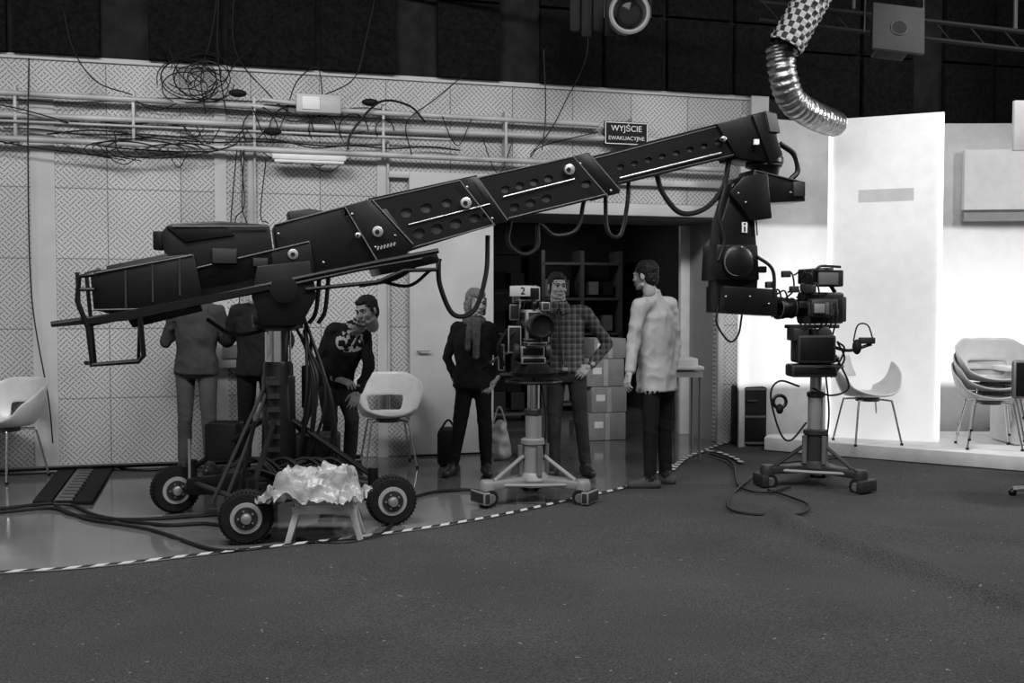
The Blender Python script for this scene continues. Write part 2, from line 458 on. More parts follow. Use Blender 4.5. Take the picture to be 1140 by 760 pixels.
# ------------------------------------------------------------------ pipes / trays / wall cables
k = Kit('conduit_pipes', WF)
for (x1, y1, x2, y2, r, off) in ((-150, 98, 662, 141, .026, .12), (-150, 124, 800, 161, .028, .10), (-150, 150, 800, 191, .027, .14), (-150, 131, 500, 158, .012, .14)):
    a = wl(x1, y1); b = wl(x2, y2)
    k.cyl((a[0], -off, a[1]), (b[0], -off, b[1]), r, M_pipe, seg=14)
for px in (20, 150, 283, 425, 560, 700):
    s0 = wl(px, 120)[0]; k.box((s0, -.07, 3.08), (.025, .12, .5), M_pipe, bev=.004)
for px in (270, 283, 431):
    s0 = wl(px, 120)[0]; k.cyl((s0, -.04, .4), (s0, -.04, 3.0), .012, M_pipe)
k.done()
k = Kit('junction_box', WF)
s0, z0 = wl(353, 121); k.box((s0, -.2, z0), (.4, .12, .17), M_pipe, bev=.012); k.box((s0-.07, -.265, z0), (.16, .01, .12), M_white, bev=.003)
k.cyl((s0-.2, -.2, z0), (s0-.5, -.2, z0+.02), .02, M_pipe)
k.done()
k = Kit('fluorescent_lamp', WF)
s0, z0 = wl(343, 179); k.box((s0, -.2, z0), (.66, .08, .05), M_white, bev=.01); k.cyl((s0-.31, -.22, z0-.04), (s0+.31, -.22, z0-.04), .016, M_white); k.box((s0, -.1, z0+.02), (.05, .2, .02), M_pipe)
k.done()
k = Kit('electrical_cabinet', WF)
s0, z0 = wl(262, 378); k.box((s0, -.08, z0), (.42, .16, .5), M_pipe, bev=.01)
for i in range(3): k.cyl((s0-.12+.12*i, -.16, z0+.1), (s0-.12+.12*i, -.19, z0+.1), .035, M_dark)
k.box((s0+.02, -.17, z0-.1), (.25, .02, .12), M_mid)
k.done()
k = Kit('exit_sign', WF)
s0, z0 = wl(692, 151); k.box((s0, -.12, z0), (.46, .03, .23), M_black2, bev=.003)
for b_ in (.105, -.105): k.box((s0, -.137, z0+b_), (.44, .004, .008), M_label)
for sg in (-1, 1): k.box((s0+sg*.221, -.137, z0), (.008, .004, .21), M_label)
Wt = Matrix.Translation((s0, -.138, z0+.045)) @ Matrix.Rotation(math.pi/2, 4, 'X'); k.text('WYJŚCIE', .082, Wt, M_label)
Wt = Matrix.Translation((s0, -.138, z0-.05)) @ Matrix.Rotation(math.pi/2, 4, 'X'); k.text('EWAKUACYJNE', .054, Wt, M_label)
k.cyl((s0, -.02, z0), (s0, -.12, z0), .02, M_pipe)
k.done()

def wpt(px, py, off):
    a = wl(px, py); return V((a[0], -off, a[1]))
k = Kit('wall_cables', WF)
for i in range(14):
    c = wpt(222+random.uniform(-18, 18), 95+random.uniform(-12, 12), .18); R = random.uniform(.10, .28); ph = random.random()*6
    pts = [c+V((R*math.cos(t+ph)*1.0, random.uniform(-.03, .03), R*.75*math.sin(t+ph))) for t in [j*math.pi/5 for j in range(9)]]
    k.tube(pts, .005, M_wire, 6)
for i in range(5):
    c = wpt(140+i*18, 168, .17); R = random.uniform(.1, .22)
    pts = [c+V((R*2*math.cos(t), 0, R*.5*math.sin(t)-.02)) for t in [j*math.pi/5 for j in range(8)]]
    k.tube(pts, .005, M_wire, 6)
for i in range(8):
    y0 = random.choice([102, 112, 132, 145, 158]); x0 = random.uniform(-60, 150); x1 = x0+random.uniform(220, 520)
    pts = []; x = x0
    while x < x1:
        pts.append(wpt(x, y0+x*.05+random.uniform(-4, 4), .10+random.uniform(-.02, .03))); x += 38
    k.tube(pts, random.choice([.005, .007, .009]), random.choice([M_wire, M_wire, M_dark]), 6, n=4)
for i in range(5):
    c = wpt(290+i*34, 148, .16); R = random.uniform(.08, .2)
    k.tube([c+V((R*math.cos(t), 0, R*1.1*math.sin(t))) for t in [j*math.pi/5 for j in range(7)]], .006, M_wire, 6)
for i in range(16):
    x0 = random.choice([random.uniform(150, 340), random.uniform(20, 600)]); w_ = random.uniform(20, 70); h_ = random.uniform(10, 38); y0 = 108+x0*.05+random.choice([0, 24, 50])
    k.tube([wpt(x0, y0, .15), wpt(x0+w_*.3, y0+h_*.8, .16), wpt(x0+w_*.6, y0+h_, .16), wpt(x0+w_, y0+3, .15)], .005, M_wire, 6)
for (p) in ([(245, -20), (237, 40), (225, 90), (230, 130)], [(262, -20), (262, 60), (300, 110), (322, 130)], [(420, -20), (405, 50), (392, 92), (355, 112)],
            [(640, -20), (648, 60), (622, 120), (606, 150), (585, 175)], [(75, 20), (85, 60), (110, 95), (150, 110)], [(245, -20), (243, 60), (252, 130)],
            [(515, 86), (480, 115), (450, 140), (455, 175)], [(660, 150), (600, 165), (585, 178)], [(37, 70), (36, 180), (40, 330), (58, 440), (63, 490)],
            [(268, 170), (272, 230), (262, 250), (268, 320), (258, 380)], [(264, 170), (258, 240), (255, 300)], [(600, 60), (602, 130), (598, 170)], [(0, 120), (30, 126), (80, 140)],
            [(130, 150), (140, 175), (200, 178), (260, 165), (268, 150)], [(0, 160), (60, 170), (150, 178), (210, 172)], [(358, 112), (352, 80), (330, 95), (318, 128)], [(190, 60), (200, 85), (215, 100)],
            [(225, 75), (248, 95), (262, 75), (280, 60)], [(272, 170), (270, 230), (275, 250)], [(296, 180), (290, 240), (298, 250)]):
    k.tube([wpt(a, b, .17) for a, b in p], .006, M_wire, 6)
for p in ([(385, 170), (390, 150), (420, 118), (452, 122), (470, 140)],):
    k.tube([wpt(a, b, .19) for a, b in p], .011, M_wire, 8)
for px, py in ((265, 108), (410, 118), (303, 150)):
    c = wpt(px, py, .17); k.ell(c, (.08, .05, .035), M_black2)
k.done()
k = Kit('wall_base_cables', WF)
for i in range(5):
    pts = [V((s, -.12-.04*i+random.uniform(-.03, .03), .02+.01*i)) for s in [-5+j*.5 for j in range(8)]]
    k.tube(pts, .013, M_wire, 6, n=4)
k.done()

# ------------------------------------------------------------------ ceiling items
k = Kit('ceiling_spotlight')
c = S(701, 14, 8.6)
k.lathe(c+V((0, .35, .05)), V((0, -1, -.14)), [(0, .10), (.02, .15), (.3, .16), (.34, .18), (.36, .18), (.36, .15), (.2, .10), (.18, .0)], M_mid, 32)
k.torus(c+V((0, -.0, 0)), V((0, -1, -.14)), .155, .012, M_reveal)
k.lathe(c+V((0, .03, .0)), V((0, -1, -.14)), [(0, .11), (.02, .09), (.025, 0)], M_glass)
k.tube([c+V((-.2, .15, 0)), c+V((-.2, .15, .3)), c+V((.2, .15, .3)), c+V((.2, .15, 0))], .014, M_black, smooth=False)
k.cyl(c+V((0, .15, .3)), (c.x, c.y+.15, CE), .02, M_black)
k.done()
M_lampg = mat('lamp_housing', .035, .6, spec=.2)
k = Kit('ceiling_panel_lamp')
c = S(1000, 32, 8.8); R = Matrix.Rotation(.12, 3, 'Y') @ Matrix.Rotation(-.3, 3, 'X'); nl = R @ V((0, -1, 0))
k.box(c, (.46, .03, .46), M_lampg, R, bev=.006); k.box(c-nl*.14, (.3, .26, .3), M_black2, R, bev=.02)
k.torus(c+nl*.016, nl, .07, .008, M_dark); k.lathe(c+nl*.015, nl, [(0, .07), (.006, .065), (.007, 0)], M_black2)
k.tube([c+V((-.26, .1, 0)), c+V((-.26, .1, .35)), c+V((.26, .1, .35)), c+V((.26, .1, 0))], .014, M_black, smooth=False)
k.cyl(c+V((0, .1, .35)), (c.x, c.y+.1, CE), .02, M_black)
k.done()
def duct(name, pts, r, m1, m2, seglen, cell=1):
    k = Kit(name); P = catmull(pts, 24); x = None; loops = []; dist = 0; seg = 20
    for i, p in enumerate(P):
        d = (P[min(i+1, len(P)-1)]-P[max(i-1, 0)]).normalized()
        if x is None: x, y = basis(d)
        else: x = (x-d*x.dot(d)).normalized(); y = x.cross(d)
        if i: dist += (p-P[i-1]).length
        rr = r*(1+.05*math.sin(dist*2*math.pi/.06)+.04*noise.noise(p*9))
        loops.append(([k.bm.verts.new(p+(x*math.cos(2*math.pi*j/seg)+y*math.sin(2*math.pi*j/seg))*rr) for j in range(seg)], dist))
    a, b = k.mi(m1), k.mi(m2)
    for (l1, d1), (l2, d2) in zip(loops, loops[1:]):
        for j in range(seg):
            f = k.bm.faces.new((l1[j], l1[(j+1) % seg], l2[(j+1) % seg], l2[j])); f.smooth = True; f.material_index = a if (int(d1/seglen)+j//cell) % 2 else b
    bmesh.ops.recalc_face_normals(k.bm, faces=k.bm.faces); k.done(ang=1.2)
M_foil = mat('foil', .42, .3, .95, bump=.9, bscale=25)
M_foil2 = mat('foil_dark', .25, .35, .95, bump=.9, bscale=25)
M_ductb = mat('duct_dark', .015, .6); M_ductw = mat('duct_white', .42, .5)
duct('checkered_ventilation_duct', [S(932, -60, 8.5), S(914, -20, 8.5), S(895, 15, 8.5), S(874, 52, 8.5)], .15, M_ductw, M_ductb, .055)
duct('foil_ventilation_duct', [S(868, 52, 8.7), S(872, 85, 8.7), S(882, 112, 8.8), S(905, 128, 9.0), S(930, 138, 9.3)], .12, M_foil, M_foil2, .03, 20)
k = Kit('lighting_grid')
for (a, b) in (((845, 2), (1180, 40)), ((845, 22), (1180, 60)), ((440, -8), (850, -6))):
    k.cyl(S(a[0], a[1], 9.4), S(b[0], b[1], 9.0), .02, M_black2)
for i in range(9):
    x = 850+i*38; k.cyl(S(x, 3+i*4.2, 9.35), S(x+18, 24+i*4.2, 9.35), .008, M_black2)
k.cyl(S(950, 10, 9.3), V((S(950, 10, 9.3).x, 9.3, CE)), .02, M_dark); k.cyl(S(1130, 32, 9.1), V((S(1130, 32, 9.1).x, 9.1, CE)), .02, M_dark)
k.done()
k = Kit('hanging_black_drape')
for j in range(5): k.box(S(640+j*13, 12+random.uniform(-6, 6), 9.0), (.1, .05, .45), M_black2, bev=.02)
k.cyl(S(665, -12, 9.0), V((S(665, -12, 9.0).x, 9.0, CE)), .02, M_black2)
k.done()

# ------------------------------------------------------------------ carpet, tape
bpx = [(-500, 680), (-200, 655), (0, 640), (70, 636), (145, 629), (250, 617), (400, 600), (480, 589), (560, 575), (640, 557), (700, 543), (740, 525), (775, 507), (810, 494), (850, 489)]
B = [G(*p) for p in bpx]; B = [V((-7.0, B[0].y-.2, 0))]+[b for b in B if b.x > -6.9]
Bs = catmull(B, 10)
RIP = [G(*p) for p in ((810, 556), (860, 580), (930, 608), (1010, 640), (1170, 690))]
RIP2 = [G(*p) for p in ((560, 602), (700, 590), (820, 580), (900, 592))]; RIP3 = [G(980, 590), G(1160, 605)]
def ripple(x, y):
    def seg(p, a, b, h, w):
        a, b, p = V(a).to_2d(), V(b).to_2d(), V(p).to_2d(); d = b-a; t = max(0, min(1, (p-a).dot(d)/d.length_squared)); e = p-(a+d*t); q = e.length
        sd = d.x*e.y-d.y*e.x; w = w*(.7 if sd < 0 else 1.5)
        return h*math.exp(-(q/w)**2)
    wob = .06*noise.noise(V((x*1.7, y*1.7, 3)))
    P = (x+wob, y+wob, 0); z = 0
    z += max(seg(P, a, b, h, .085) for (a, b, h) in zip(RIP, RIP[1:], (.03, .07, .08, .075)))
    z += .008*noise.noise(V((x*1.1, y*1.1, 0)))+.008
    z += max(seg(P, a, b, .02, .08) for a, b in zip(RIP2, RIP2[1:]))
    z += seg(P, RIP3[0], RIP3[1], .02, .12)
    return z
k = Kit('carpet', Matrix.Identity(4)); ci = k.mi(M_carpet)
xs = list(Bs)
xx = Bs[-1].x+.07
while xx < 9.3: xs.append(V((xx, Bs[-1].y, 0))); xx += .07 if xx < 5 else .3
xs2 = []
for a, b in zip(xs, xs[1:]):
    n = max(1, int((b.x-a.x)/.07)); xs2 += [a.lerp(b, t/n) for t in range(n)]
xs2.append(xs[-1]); xs = xs2
cols = []
for b in xs:
    col = []; n = 260
    for j in range(n+1):
        y = b.y+(-3-b.y)*(j/n)
        z = ripple(b.x, y)*min(1, j/4)
        col.append(k.bm.verts.new((b.x, y, .008+max(0, z))))
    cols.append(col)
for a, b in zip(cols, cols[1:]):
    for j in range(len(a)-1): k.bm.faces.new((a[j], a[j+1], b[j+1], b[j]))
    lo1 = k.bm.verts.new((a[0].co.x, a[0].co.y, 0)); lo2 = k.bm.verts.new((b[0].co.x, b[0].co.y, 0)); k.bm.faces.new((a[0], b[0], lo2, lo1))
for f in k.bm.faces: f.smooth = True
bmesh.ops.recalc_face_normals(k.bm, faces=k.bm.faces)
k.done(ang=1.5)
M_tw = mat('tape_white', .55, .5); M_tb = mat('tape_black', .012, .5)
k = Kit('hazard_tape'); wi, bi = k.mi(M_tw), k.mi(M_tb)
P = Bs
L = [0]
for a, b in zip(P, P[1:]): L.append(L[-1]+(b-a).length)
def atl(d):
    for i in range(len(L)-1):
        if L[i+1] >= d:
            t = (d-L[i])/(L[i+1]-L[i]+1e-9); return P[i].lerp(P[i+1], t), (P[i+1]-P[i]).normalized()
    return P[-1], (P[-1]-P[-2]).normalized()
d = 0; i = 0; st = .07
while d < L[-1]-.1:
    p, t = atl(d); q, t2 = atl(d+st); n = V((-t.y, t.x, 0)); n2 = V((-t2.y, t2.x, 0)); sk = t*.02
    z = V((0, 0, .02)); vs = [k.bm.verts.new(w+z) for w in (p-n*.026-sk, q-n2*.026-sk, q+n2*.022+sk, p+n*.022+sk)]
    f = k.bm.faces.new(vs); f.material_index = wi if i % 2 else bi; d += st; i += 1
P = catmull([G(*p) for p in ((748, 527), (765, 512), (790, 505), (815, 512), (828, 520))], 8); L = [0]
for a, b in zip(P, P[1:]): L.append(L[-1]+(b-a).length)
d = 0
while d < L[-1]-.08:
    p, t = atl(d); q, t2 = atl(d+st); n = V((-t.y, t.x, 0)); n2 = V((-t2.y, t2.x, 0))
    f = k.bm.faces.new([k.bm.verts.new(w+V((0, 0, .034))) for w in (p-n*.025, q-n2*.025, q+n2*.025, p+n*.025)]); f.material_index = wi if i % 2 else bi; d += st; i += 1
bmesh.ops.recalc_face_normals(k.bm, faces=k.bm.faces); k.done()

def floorpath(pts, z=.02): return [G(a, b, z) for a, b in pts]
k = Kit('floor_cable')
k.tube(floorpath([(935, 510), (900, 512), (858, 518), (832, 535), (812, 555), (815, 568), (850, 573), (890, 572), (900, 562), (880, 553), (855, 545)], .04), .009, M_wire)
k.tube(floorpath([(790, 505), (815, 515), (822, 540), (850, 548), (880, 542)], .04), .009, M_wire)
k.done()
k = Kit('floor_cable')
for p in ([(0, 570), (60, 566), (100, 578), (170, 590), (240, 612), (300, 610)], [(60, 560), (80, 572), (140, 578), (220, 574), (270, 570)], [(0, 566), (70, 560), (110, 574), (180, 584), (235, 583), (300, 596)],
          [(100, 500), (130, 520), (180, 522), (210, 515)], [(330, 600), (380, 606), (420, 597), (440, 580)], [(440, 560), (480, 548), (520, 545), (545, 550)]):
    k.tube(floorpath(p, .014), .012, M_wire)
k.done()
k = Kit('cable_ramp')
for j, m in enumerate((M_rub, M_mid, M_rub)):
    a = G(36+j*23, 562); b = G(36+j*23+21, 562); c = G(72+j*20+18, 517); d = G(72+j*20, 517)
    k.prism([V((p.x, p.y, .002)) for p in (a, b, c, d)], (0, 0, .03), m, bev=.006)
for j in range(14):
    t = j/13; a = G(60, 561, .035).lerp(G(94, 518, .035), t); b = G(79, 561, .035).lerp(G(109, 518, .035), t); k.cyl(a, b, .006, M_inner, seg=6)
k.done()

# ------------------------------------------------------------------ studio set (right)
k = Kit('stage_riser')
fr = [V((2.5, 9.75, 0)), V((4.42, 8.5, 0)), V((6.5, 7.4, 0)), V((9.2, 6.6, 0)), V((9.2, 10.1, 0)), V((6, 10.15, 0)), V((4, 10.25, 0)), V((2.6, 10.0, 0))]
k.prism([p+V((0, 0, .02)) for p in fr], (0, 0, .125), M_white, bev=.006); k.done()
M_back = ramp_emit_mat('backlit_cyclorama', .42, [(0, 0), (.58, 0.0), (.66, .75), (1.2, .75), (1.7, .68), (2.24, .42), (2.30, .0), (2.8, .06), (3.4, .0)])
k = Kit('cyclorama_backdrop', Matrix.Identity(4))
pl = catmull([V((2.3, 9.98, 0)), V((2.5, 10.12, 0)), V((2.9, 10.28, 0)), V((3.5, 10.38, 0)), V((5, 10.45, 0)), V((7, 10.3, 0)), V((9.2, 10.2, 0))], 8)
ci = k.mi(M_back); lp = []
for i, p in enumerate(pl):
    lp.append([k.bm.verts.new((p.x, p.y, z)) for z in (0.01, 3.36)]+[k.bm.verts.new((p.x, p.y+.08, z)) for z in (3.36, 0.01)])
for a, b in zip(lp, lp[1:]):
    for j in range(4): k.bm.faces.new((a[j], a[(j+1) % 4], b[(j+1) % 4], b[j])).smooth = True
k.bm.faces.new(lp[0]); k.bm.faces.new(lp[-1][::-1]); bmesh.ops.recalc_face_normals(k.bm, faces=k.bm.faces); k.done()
M_band = mat('grey_band', .25, .5); M_glow = mat('led_strip', .8, .5, emit=1.2)
M_boxl = mat('wall_lightbox', .45, .5, emit=.14)
k = Kit('backdrop_bands')
for z0, h, m in ((2.33, .09, M_band), (2.45, .62, M_boxl)):
    k.prism([V((4.72, 10.36, z0)), V((7.3, 10.1, z0)), V((7.3, 10.14, z0)), V((4.72, 10.42, z0))], (0, 0, h), m)
k.done()
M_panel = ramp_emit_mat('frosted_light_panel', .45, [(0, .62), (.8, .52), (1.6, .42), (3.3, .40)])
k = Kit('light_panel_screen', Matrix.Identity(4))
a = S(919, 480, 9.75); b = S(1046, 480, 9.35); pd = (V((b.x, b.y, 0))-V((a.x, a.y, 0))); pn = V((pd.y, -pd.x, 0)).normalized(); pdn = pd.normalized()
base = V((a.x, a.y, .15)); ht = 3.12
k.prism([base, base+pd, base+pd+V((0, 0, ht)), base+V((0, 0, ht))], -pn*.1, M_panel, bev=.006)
for (q, w) in ((base, .035), (base+pd-pdn*.035, .035)):
    k.prism([q+pn*.004+V((0, 0, .03)), q+pn*.004+pdn*w+V((0, 0, .03)), q+pn*.004+pdn*w+V((0, 0, ht-.02)), q+pn*.004+V((0, 0, ht-.02))], pn*.012, M_glow)
q = base+pdn*.28+V((0, 0, 2.30)); k.prism([q, q+pdn*.5, q+pdn*.5+V((0, 0, .12)), q+V((0, 0, .12))], pn*.004, M_boxl)
k.done()
k = Kit('hanging_white_panel'); c = S(1150, 140, 8.0); k.box(c, (.32, .04, .4), M_white, bev=.006); k.cyl(c+V((0, .0, .2)), (c.x, c.y, CE), .012, M_dark); k.done()
k = Kit('studio_desk')
k.box((S(1150, 450, 9.4).x+.15, 9.4, .5), (.9, .5, .7), M_white, bev=.03); k.box((S(1150, 450, 9.4).x+.1, 9.35, .87), (1.1, .65, .05), M_white, bev=.02); k.done()
k = Kit('black_filler_box'); c = G(833, 496); k.box((c.x, c.y, .32), (.3, .3, .6), M_black2, bev=.015)  # black box added to fill the dark gap beside the riser
for z in (.05, .32, .6): k.box((c.x, c.y-.152, z), (.3, .006, .02), M_mid)
k.cyl((c.x-.05, c.y-.16, .48), (c.x+.05, c.y-.16, .48), .012, M_dark); k.done()

# ------------------------------------------------------------------ tub chairs
def shell_mesh():
    bm = bmesh.new(); NU, NV = 40, 16; g = []
    for i in range(NU):
        a = -math.pi+2*math.pi*i/NU   # a=0 back
        bk = (0.5+0.5*math.cos(a)); h = .015+.34*min(1, bk*1.12)**1.0+(.05 if abs(a) < 2.1 else 0)*(1 if abs(a) > 1.2 else .4)
        row = []
        for j in range(NV+1):
            v = j/NV
            if v < .5:
                r = .205*(v/.5); z = .02*(v/.5)**2
            else:
                w = (v-.5)/.5; r = .205+.075*math.sin(w*math.pi/2)*(0.55+.45*bk)+.03*w; z = .02+h*w**1.25
            x = r*math.sin(a)*1.08; y = r*math.cos(a)
            row.append(bm.verts.new((x, y, z)) if j > 0 else None)
        g.append(row)
    c = bm.verts.new((0, 0, 0))
    for i in range(NU):
        a = g[i]; b = g[(i+1) % NU]; am = abs(-math.pi+2*math.pi*(i+.5)/NU)
        bm.faces.new((c, b[1], a[1]))
        for j in range(1, NV):
            if am < .62 and 9 <= j < 12: continue
            bm.faces.new((a[j], b[j], b[j+1], a[j+1]))
    bmesh.ops.recalc_face_normals(bm, faces=bm.faces)
    me = bpy.data.meshes.new('sh'); bm.to_mesh(me); bm.free(); ob = bpy.data.objects.new('sh', me); scene.collection.objects.link(ob)
    s = ob.modifiers.new('s', 'SOLIDIFY'); s.thickness = .014; s.offset = 0
    s = ob.modifiers.new('b', 'SUBSURF'); s.levels = 1
    out = eval_mesh(ob); bpy.data.objects.remove(ob); return out
SH = shell_mesh()
def chair(x, y, yaw, z0=0.0, shell_h=.44):
    k = Kit('tub_chair', Matrix.Translation((x, y, z0)) @ Matrix.Rotation(yaw, 4, 'Z'))
    k.mesh(SH, [M_plast], Matrix.Translation((0, 0, shell_h)), free=False)
    for sx in (-1, 1):
        for sy in (-1, 1):
            k.tube([(sx*.05, sy*.05, shell_h-.02), (sx*.15, sy*.14, shell_h-.03), (sx*.17, sy*.155, shell_h-.06), (sx*.23, sy*.22, .012)], .010, M_chrome, n=5)
            k.cyl((sx*.23, sy*.22, .0), (sx*.231, sy*.221, .02), .014, M_black)
    k.cyl((0, 0, shell_h-.04), (0, 0, shell_h-.008), .11, M_mid)
    return k.done(ang=1.0)
p = G(433, 517); chair(p.x, p.y-.05, .25)
p = S(8, 530, 8.25); chair(p.x, 8.25, -.35)
p = G(965, 492, .15); chair(p.x, p.y, .15, .145)
p = G(1100, 497, .15)
for i in range(3): chair(p.x+.012*i, p.y-.01*i, -.2, .145+.085*i)
p = G(1140, 480, .15); chair(p.x+.05, p.y+.1, .4, .145)

k = Kit('swivel_stool')
c = V((G(1174, 555).x, G(1174, 555).y, 0))
for i in range(5):
    a = i*2*math.pi/5+.5; e = c+V((.3*math.cos(a), .3*math.sin(a), .065)); k.tube([c+V((0, 0, .1)), e], .022, M_alu, smooth=False); k.ell(e-V((0, 0, .022)), (.03, .03, .03), M_black)
k.cyl(c+V((0, 0, .09)), c+V((0, 0, .55)), .03, M_chrome); k.lathe(c+V((0, 0, .55)), (0, 0, 1), [(0, .1), (.01, .2), (.05, .23), (.09, .2), (.1, .05)], M_black2)
k.tube([c+V((0, .2, .6)), c+V((0, .28, .8)), c+V((0, .26, .95))], .02, M_black2); k.box(c+V((0, .25, .88)), (.42, .05, .3), M_black2, bev=.02)
k.done()

# ------------------------------------------------------------------ telescopic crane
AA, AM = 7.206, .285
dA = V((1, AM, 0)).normalized(); nA = V((AM, -1, 0)).normalized()
RA = Matrix.Rotation(math.atan(AM), 3, 'Z')
def A(px, py, off=0): return PLN(px, py, AA, AM, off)
k = Kit('telescopic_camera_crane')
def sec(pts, t, m=M_black, bev=.006, dz=0): k.prism([A(a, b, t/2) for a, b in pts], -nA*t, m, bev)
def holes(outer, hs, t, m):
    W = frame(V((0, AA, 0))+nA*(t/2+.012), dA); Wi = W.inverted()
    def loc(a, b):
        p = Wi @ A(a, b, t/2+.012); return (p.x, p.y)
    O = [loc(*p) for p in outer]; H = []
    for (a, b, r, el) in hs: q = loc(a, b); H.append((q[0], q[1], r, el, .27))
    k.plate(O, H, .022, W, m)
def edge(p, q, off, m=M_inner, r=.006): k.tube([A(p[0], p[1], off), A(q[0], q[1], off)], r, m, smooth=False)
sec([(305, 250), (384, 229), (384, 240), (430, 232), (462, 274), (420, 290), (330, 311), (312, 305)], .42)
sec([(384, 229), (414, 221), (462, 270), (452, 284), (420, 292)], .46, M_black)        # root collar
sec([(412, 224), (530, 197), (562, 244), (455, 274)], .35, M_inner)
holes([(410, 221), (530, 195), (564, 246), (455, 280)], [(452, 237, .032, 1.3), (474, 232, .032, 1.3), (497, 226, .028, 1.3), (466, 260, .034, 1.3), (486, 255, .034, 1.3), (507, 249, .034, 1.3), (528, 243, .03, 1.3), (540, 240, .02, 1.2)], .35, M_black)
sec([(511, 200), (531, 196), (566, 245), (550, 251)], .40, M_black)
sec([(528, 200), (655, 172), (688, 214), (560, 243)], .29, M_inner)
holes([(528, 198), (655, 170), (690, 215), (562, 246)], [(562, 211, .026, 1.3), (578, 207, .026, 1.3), (594, 203, .026, 1.3), (610, 199, .026, 1.3), (572, 231, .028, 1.4), (590, 226, .028, 1.4), (608, 221, .028, 1.4), (652, 205, .028, 1.4), (668, 207, .02, 1.2)], .29, M_black)
sec([(638, 174), (656, 170), (692, 212), (676, 219)], .34, M_black)
sec([(655, 177), (805, 138), (825, 170), (682, 204)], .20, M_inner)
holes([(655, 175), (805, 136), (826, 172), (684, 207)], [(690+i*15.5, 186-i*3.9, .020, 1.5) for i in range(8)], .20, M_black)
edge((660, 177), (805, 139), .125); edge((532, 198), (640, 174), .17); edge((415, 223), (512, 201), .2); edge((306, 250), (384, 230), .215)
edge((688, 203), (822, 171), .125); edge((566, 243), (676, 216), .17); edge((458, 276), (550, 250), .2)
edge((690, 198), (803, 170), .15, M_alu, .007)
edge((560, 219), (640, 199), .19, M_alu, .005); edge((455, 250), (545, 227), .21, M_alu, .005)
for (a, b) in (((384, 230), (421, 292)), ((414, 222), (460, 272)), ((512, 201), (551, 251)), ((531, 197), (565, 245)), ((639, 175), (677, 219)), ((656, 171), (691, 212))):
    k.tube([A(a[0], a[1], .235), A(b[0], b[1], .235)], .0045, M_mid, smooth=False)
for s0 in ((392, 238), (418, 275), (440, 262), (520, 208), (548, 243), (646, 182), (680, 212), (310, 260), (318, 298), (360, 292)):
    k.ell(A(s0[0], s0[1], .232), (.009, .009, .009), M_alu)
# tip block
sec([(798, 138), (850, 124), (862, 126), (868, 170), (850, 180), (822, 176)], .30, M_black)
sec([(838, 128), (855, 124), (872, 172), (858, 182)], .36, M_black)
k.prism([A(852, 123, .19), A(865, 126, .19), A(869, 148, .19), A(857, 147, .19)], -nA*.38, M_mid, .006)
k.box(A(842, 158, .2), (.04, .02, .04), M_label)
for (a, b, off, r) in ((633, 189, .20, .038), (518, 226, .225, .038), (420, 258, .26, .036), (326, 283, .25, .034), (398, 262, .26, .018), (804, 155, .17, .02)):
    k.lathe(A(a, b, off-.02), nA, [(0, r), (.03, r), (.033, r*.75)], M_alu); k.lathe(A(a, b, off+.011), nA, [(0, r*.45), (.008, r*.4)], M_black)
for i in range(6): k.box(A(421+i*3.6, 276-i*.9, .255), (.012, .004, .026), M_alu, R=Matrix.Rotation(.3, 3, 'Y'))
# root / counterweight boxes
sec([(176, 262), (188, 249), (245, 246), (300, 250), (308, 305), (262, 318), (205, 328), (190, 300)], .5, M_black, .012)
sec([(184, 252), (246, 248), (262, 262), (206, 270)], .54, M_black, .008)
sec([(100, 303), (186, 285), (216, 282), (226, 330), (205, 345), (135, 352), (104, 345)], .56, M_black, .012)
sec([(118, 296), (190, 281), (196, 288), (120, 306)], .5, M_dark, .006)
sec([(205, 300), (345, 268), (352, 308), (230, 338)], .5, M_black, .008)
sec([(320, 235), (345, 232), (368, 236), (372, 246), (322, 247)], .2, M_dark, .01)
edge((106, 304), (214, 284), .285); edge((104, 345), (205, 343), .285); edge((192, 252), (300, 252), .275); edge((207, 301), (344, 269), .256); edge((232, 336), (350, 308), .256)
for a, b in ((140, 300), (170, 293), (200, 286)): k.box(A(a, b+22, .285), (.012, .01, .24), M_dark, RA)
k.box(A(250, 285, .265), (.16, .02, .1), M_dark, RA, bev=.006); k.box(A(290, 292, .262), (.1, .02, .06), M_dark, RA, bev=.006)
k.box(A(178, 268, .2), (.06, .1, .12), M_black, bev=.01)
sec([(140, 353), (220, 336), (226, 346), (148, 365)], .4, M_black, .008)
# lower frame bars
for off in (.3, -.3):
    k.tube([A(57, 361, off), A(130, 351, off), A(230, 332, off), A(340, 308, off), A(420, 292, off), (A(488, 279, off))], .018, M_black, smooth=False)
    k.tube([A(96, 362, off), A(300, 322, off), A(400, 300, off), A(470, 288, off)], .013, M_black, smooth=False)
k.prism([A(57, 362, .32), A(148, 345, .32), A(300, 316, .32), A(300, 322, .32), A(140, 357, .32), A(60, 364, .32)], -nA*.1, M_black)
k.tube([A(340, 322, .3), A(420, 314, .3), A(450, 301, .3), A(486, 300, .3), A(490, 288, .3)], .014, M_black, smooth=False)
k.prism([A(420, 294, .25), A(486, 280, .25), A(490, 292, .25), A(425, 306, .25)], -nA*.5, M_black, .006)
k.tube([A(105, 305, .33), A(88, 308, .33), A(86, 335, .33), A(98, 365, .33), A(102, 406, .33), A(154, 402, .33), A(160, 396, .33), A(156, 352, .33)], .016, M_black, smooth=False)
k.tube([A(86, 303, .33), A(88, 345, .33)], .013, M_black, smooth=False); k.tube([A(84, 322, .33), A(105, 322, .33)], .012, M_black, smooth=False)
k.tube([A(112, 300, -.3), A(96, 304, -.3), A(106, 406, -.3), A(154, 402, -.3), A(156, 352, -.3)], .014, M_black, smooth=False)
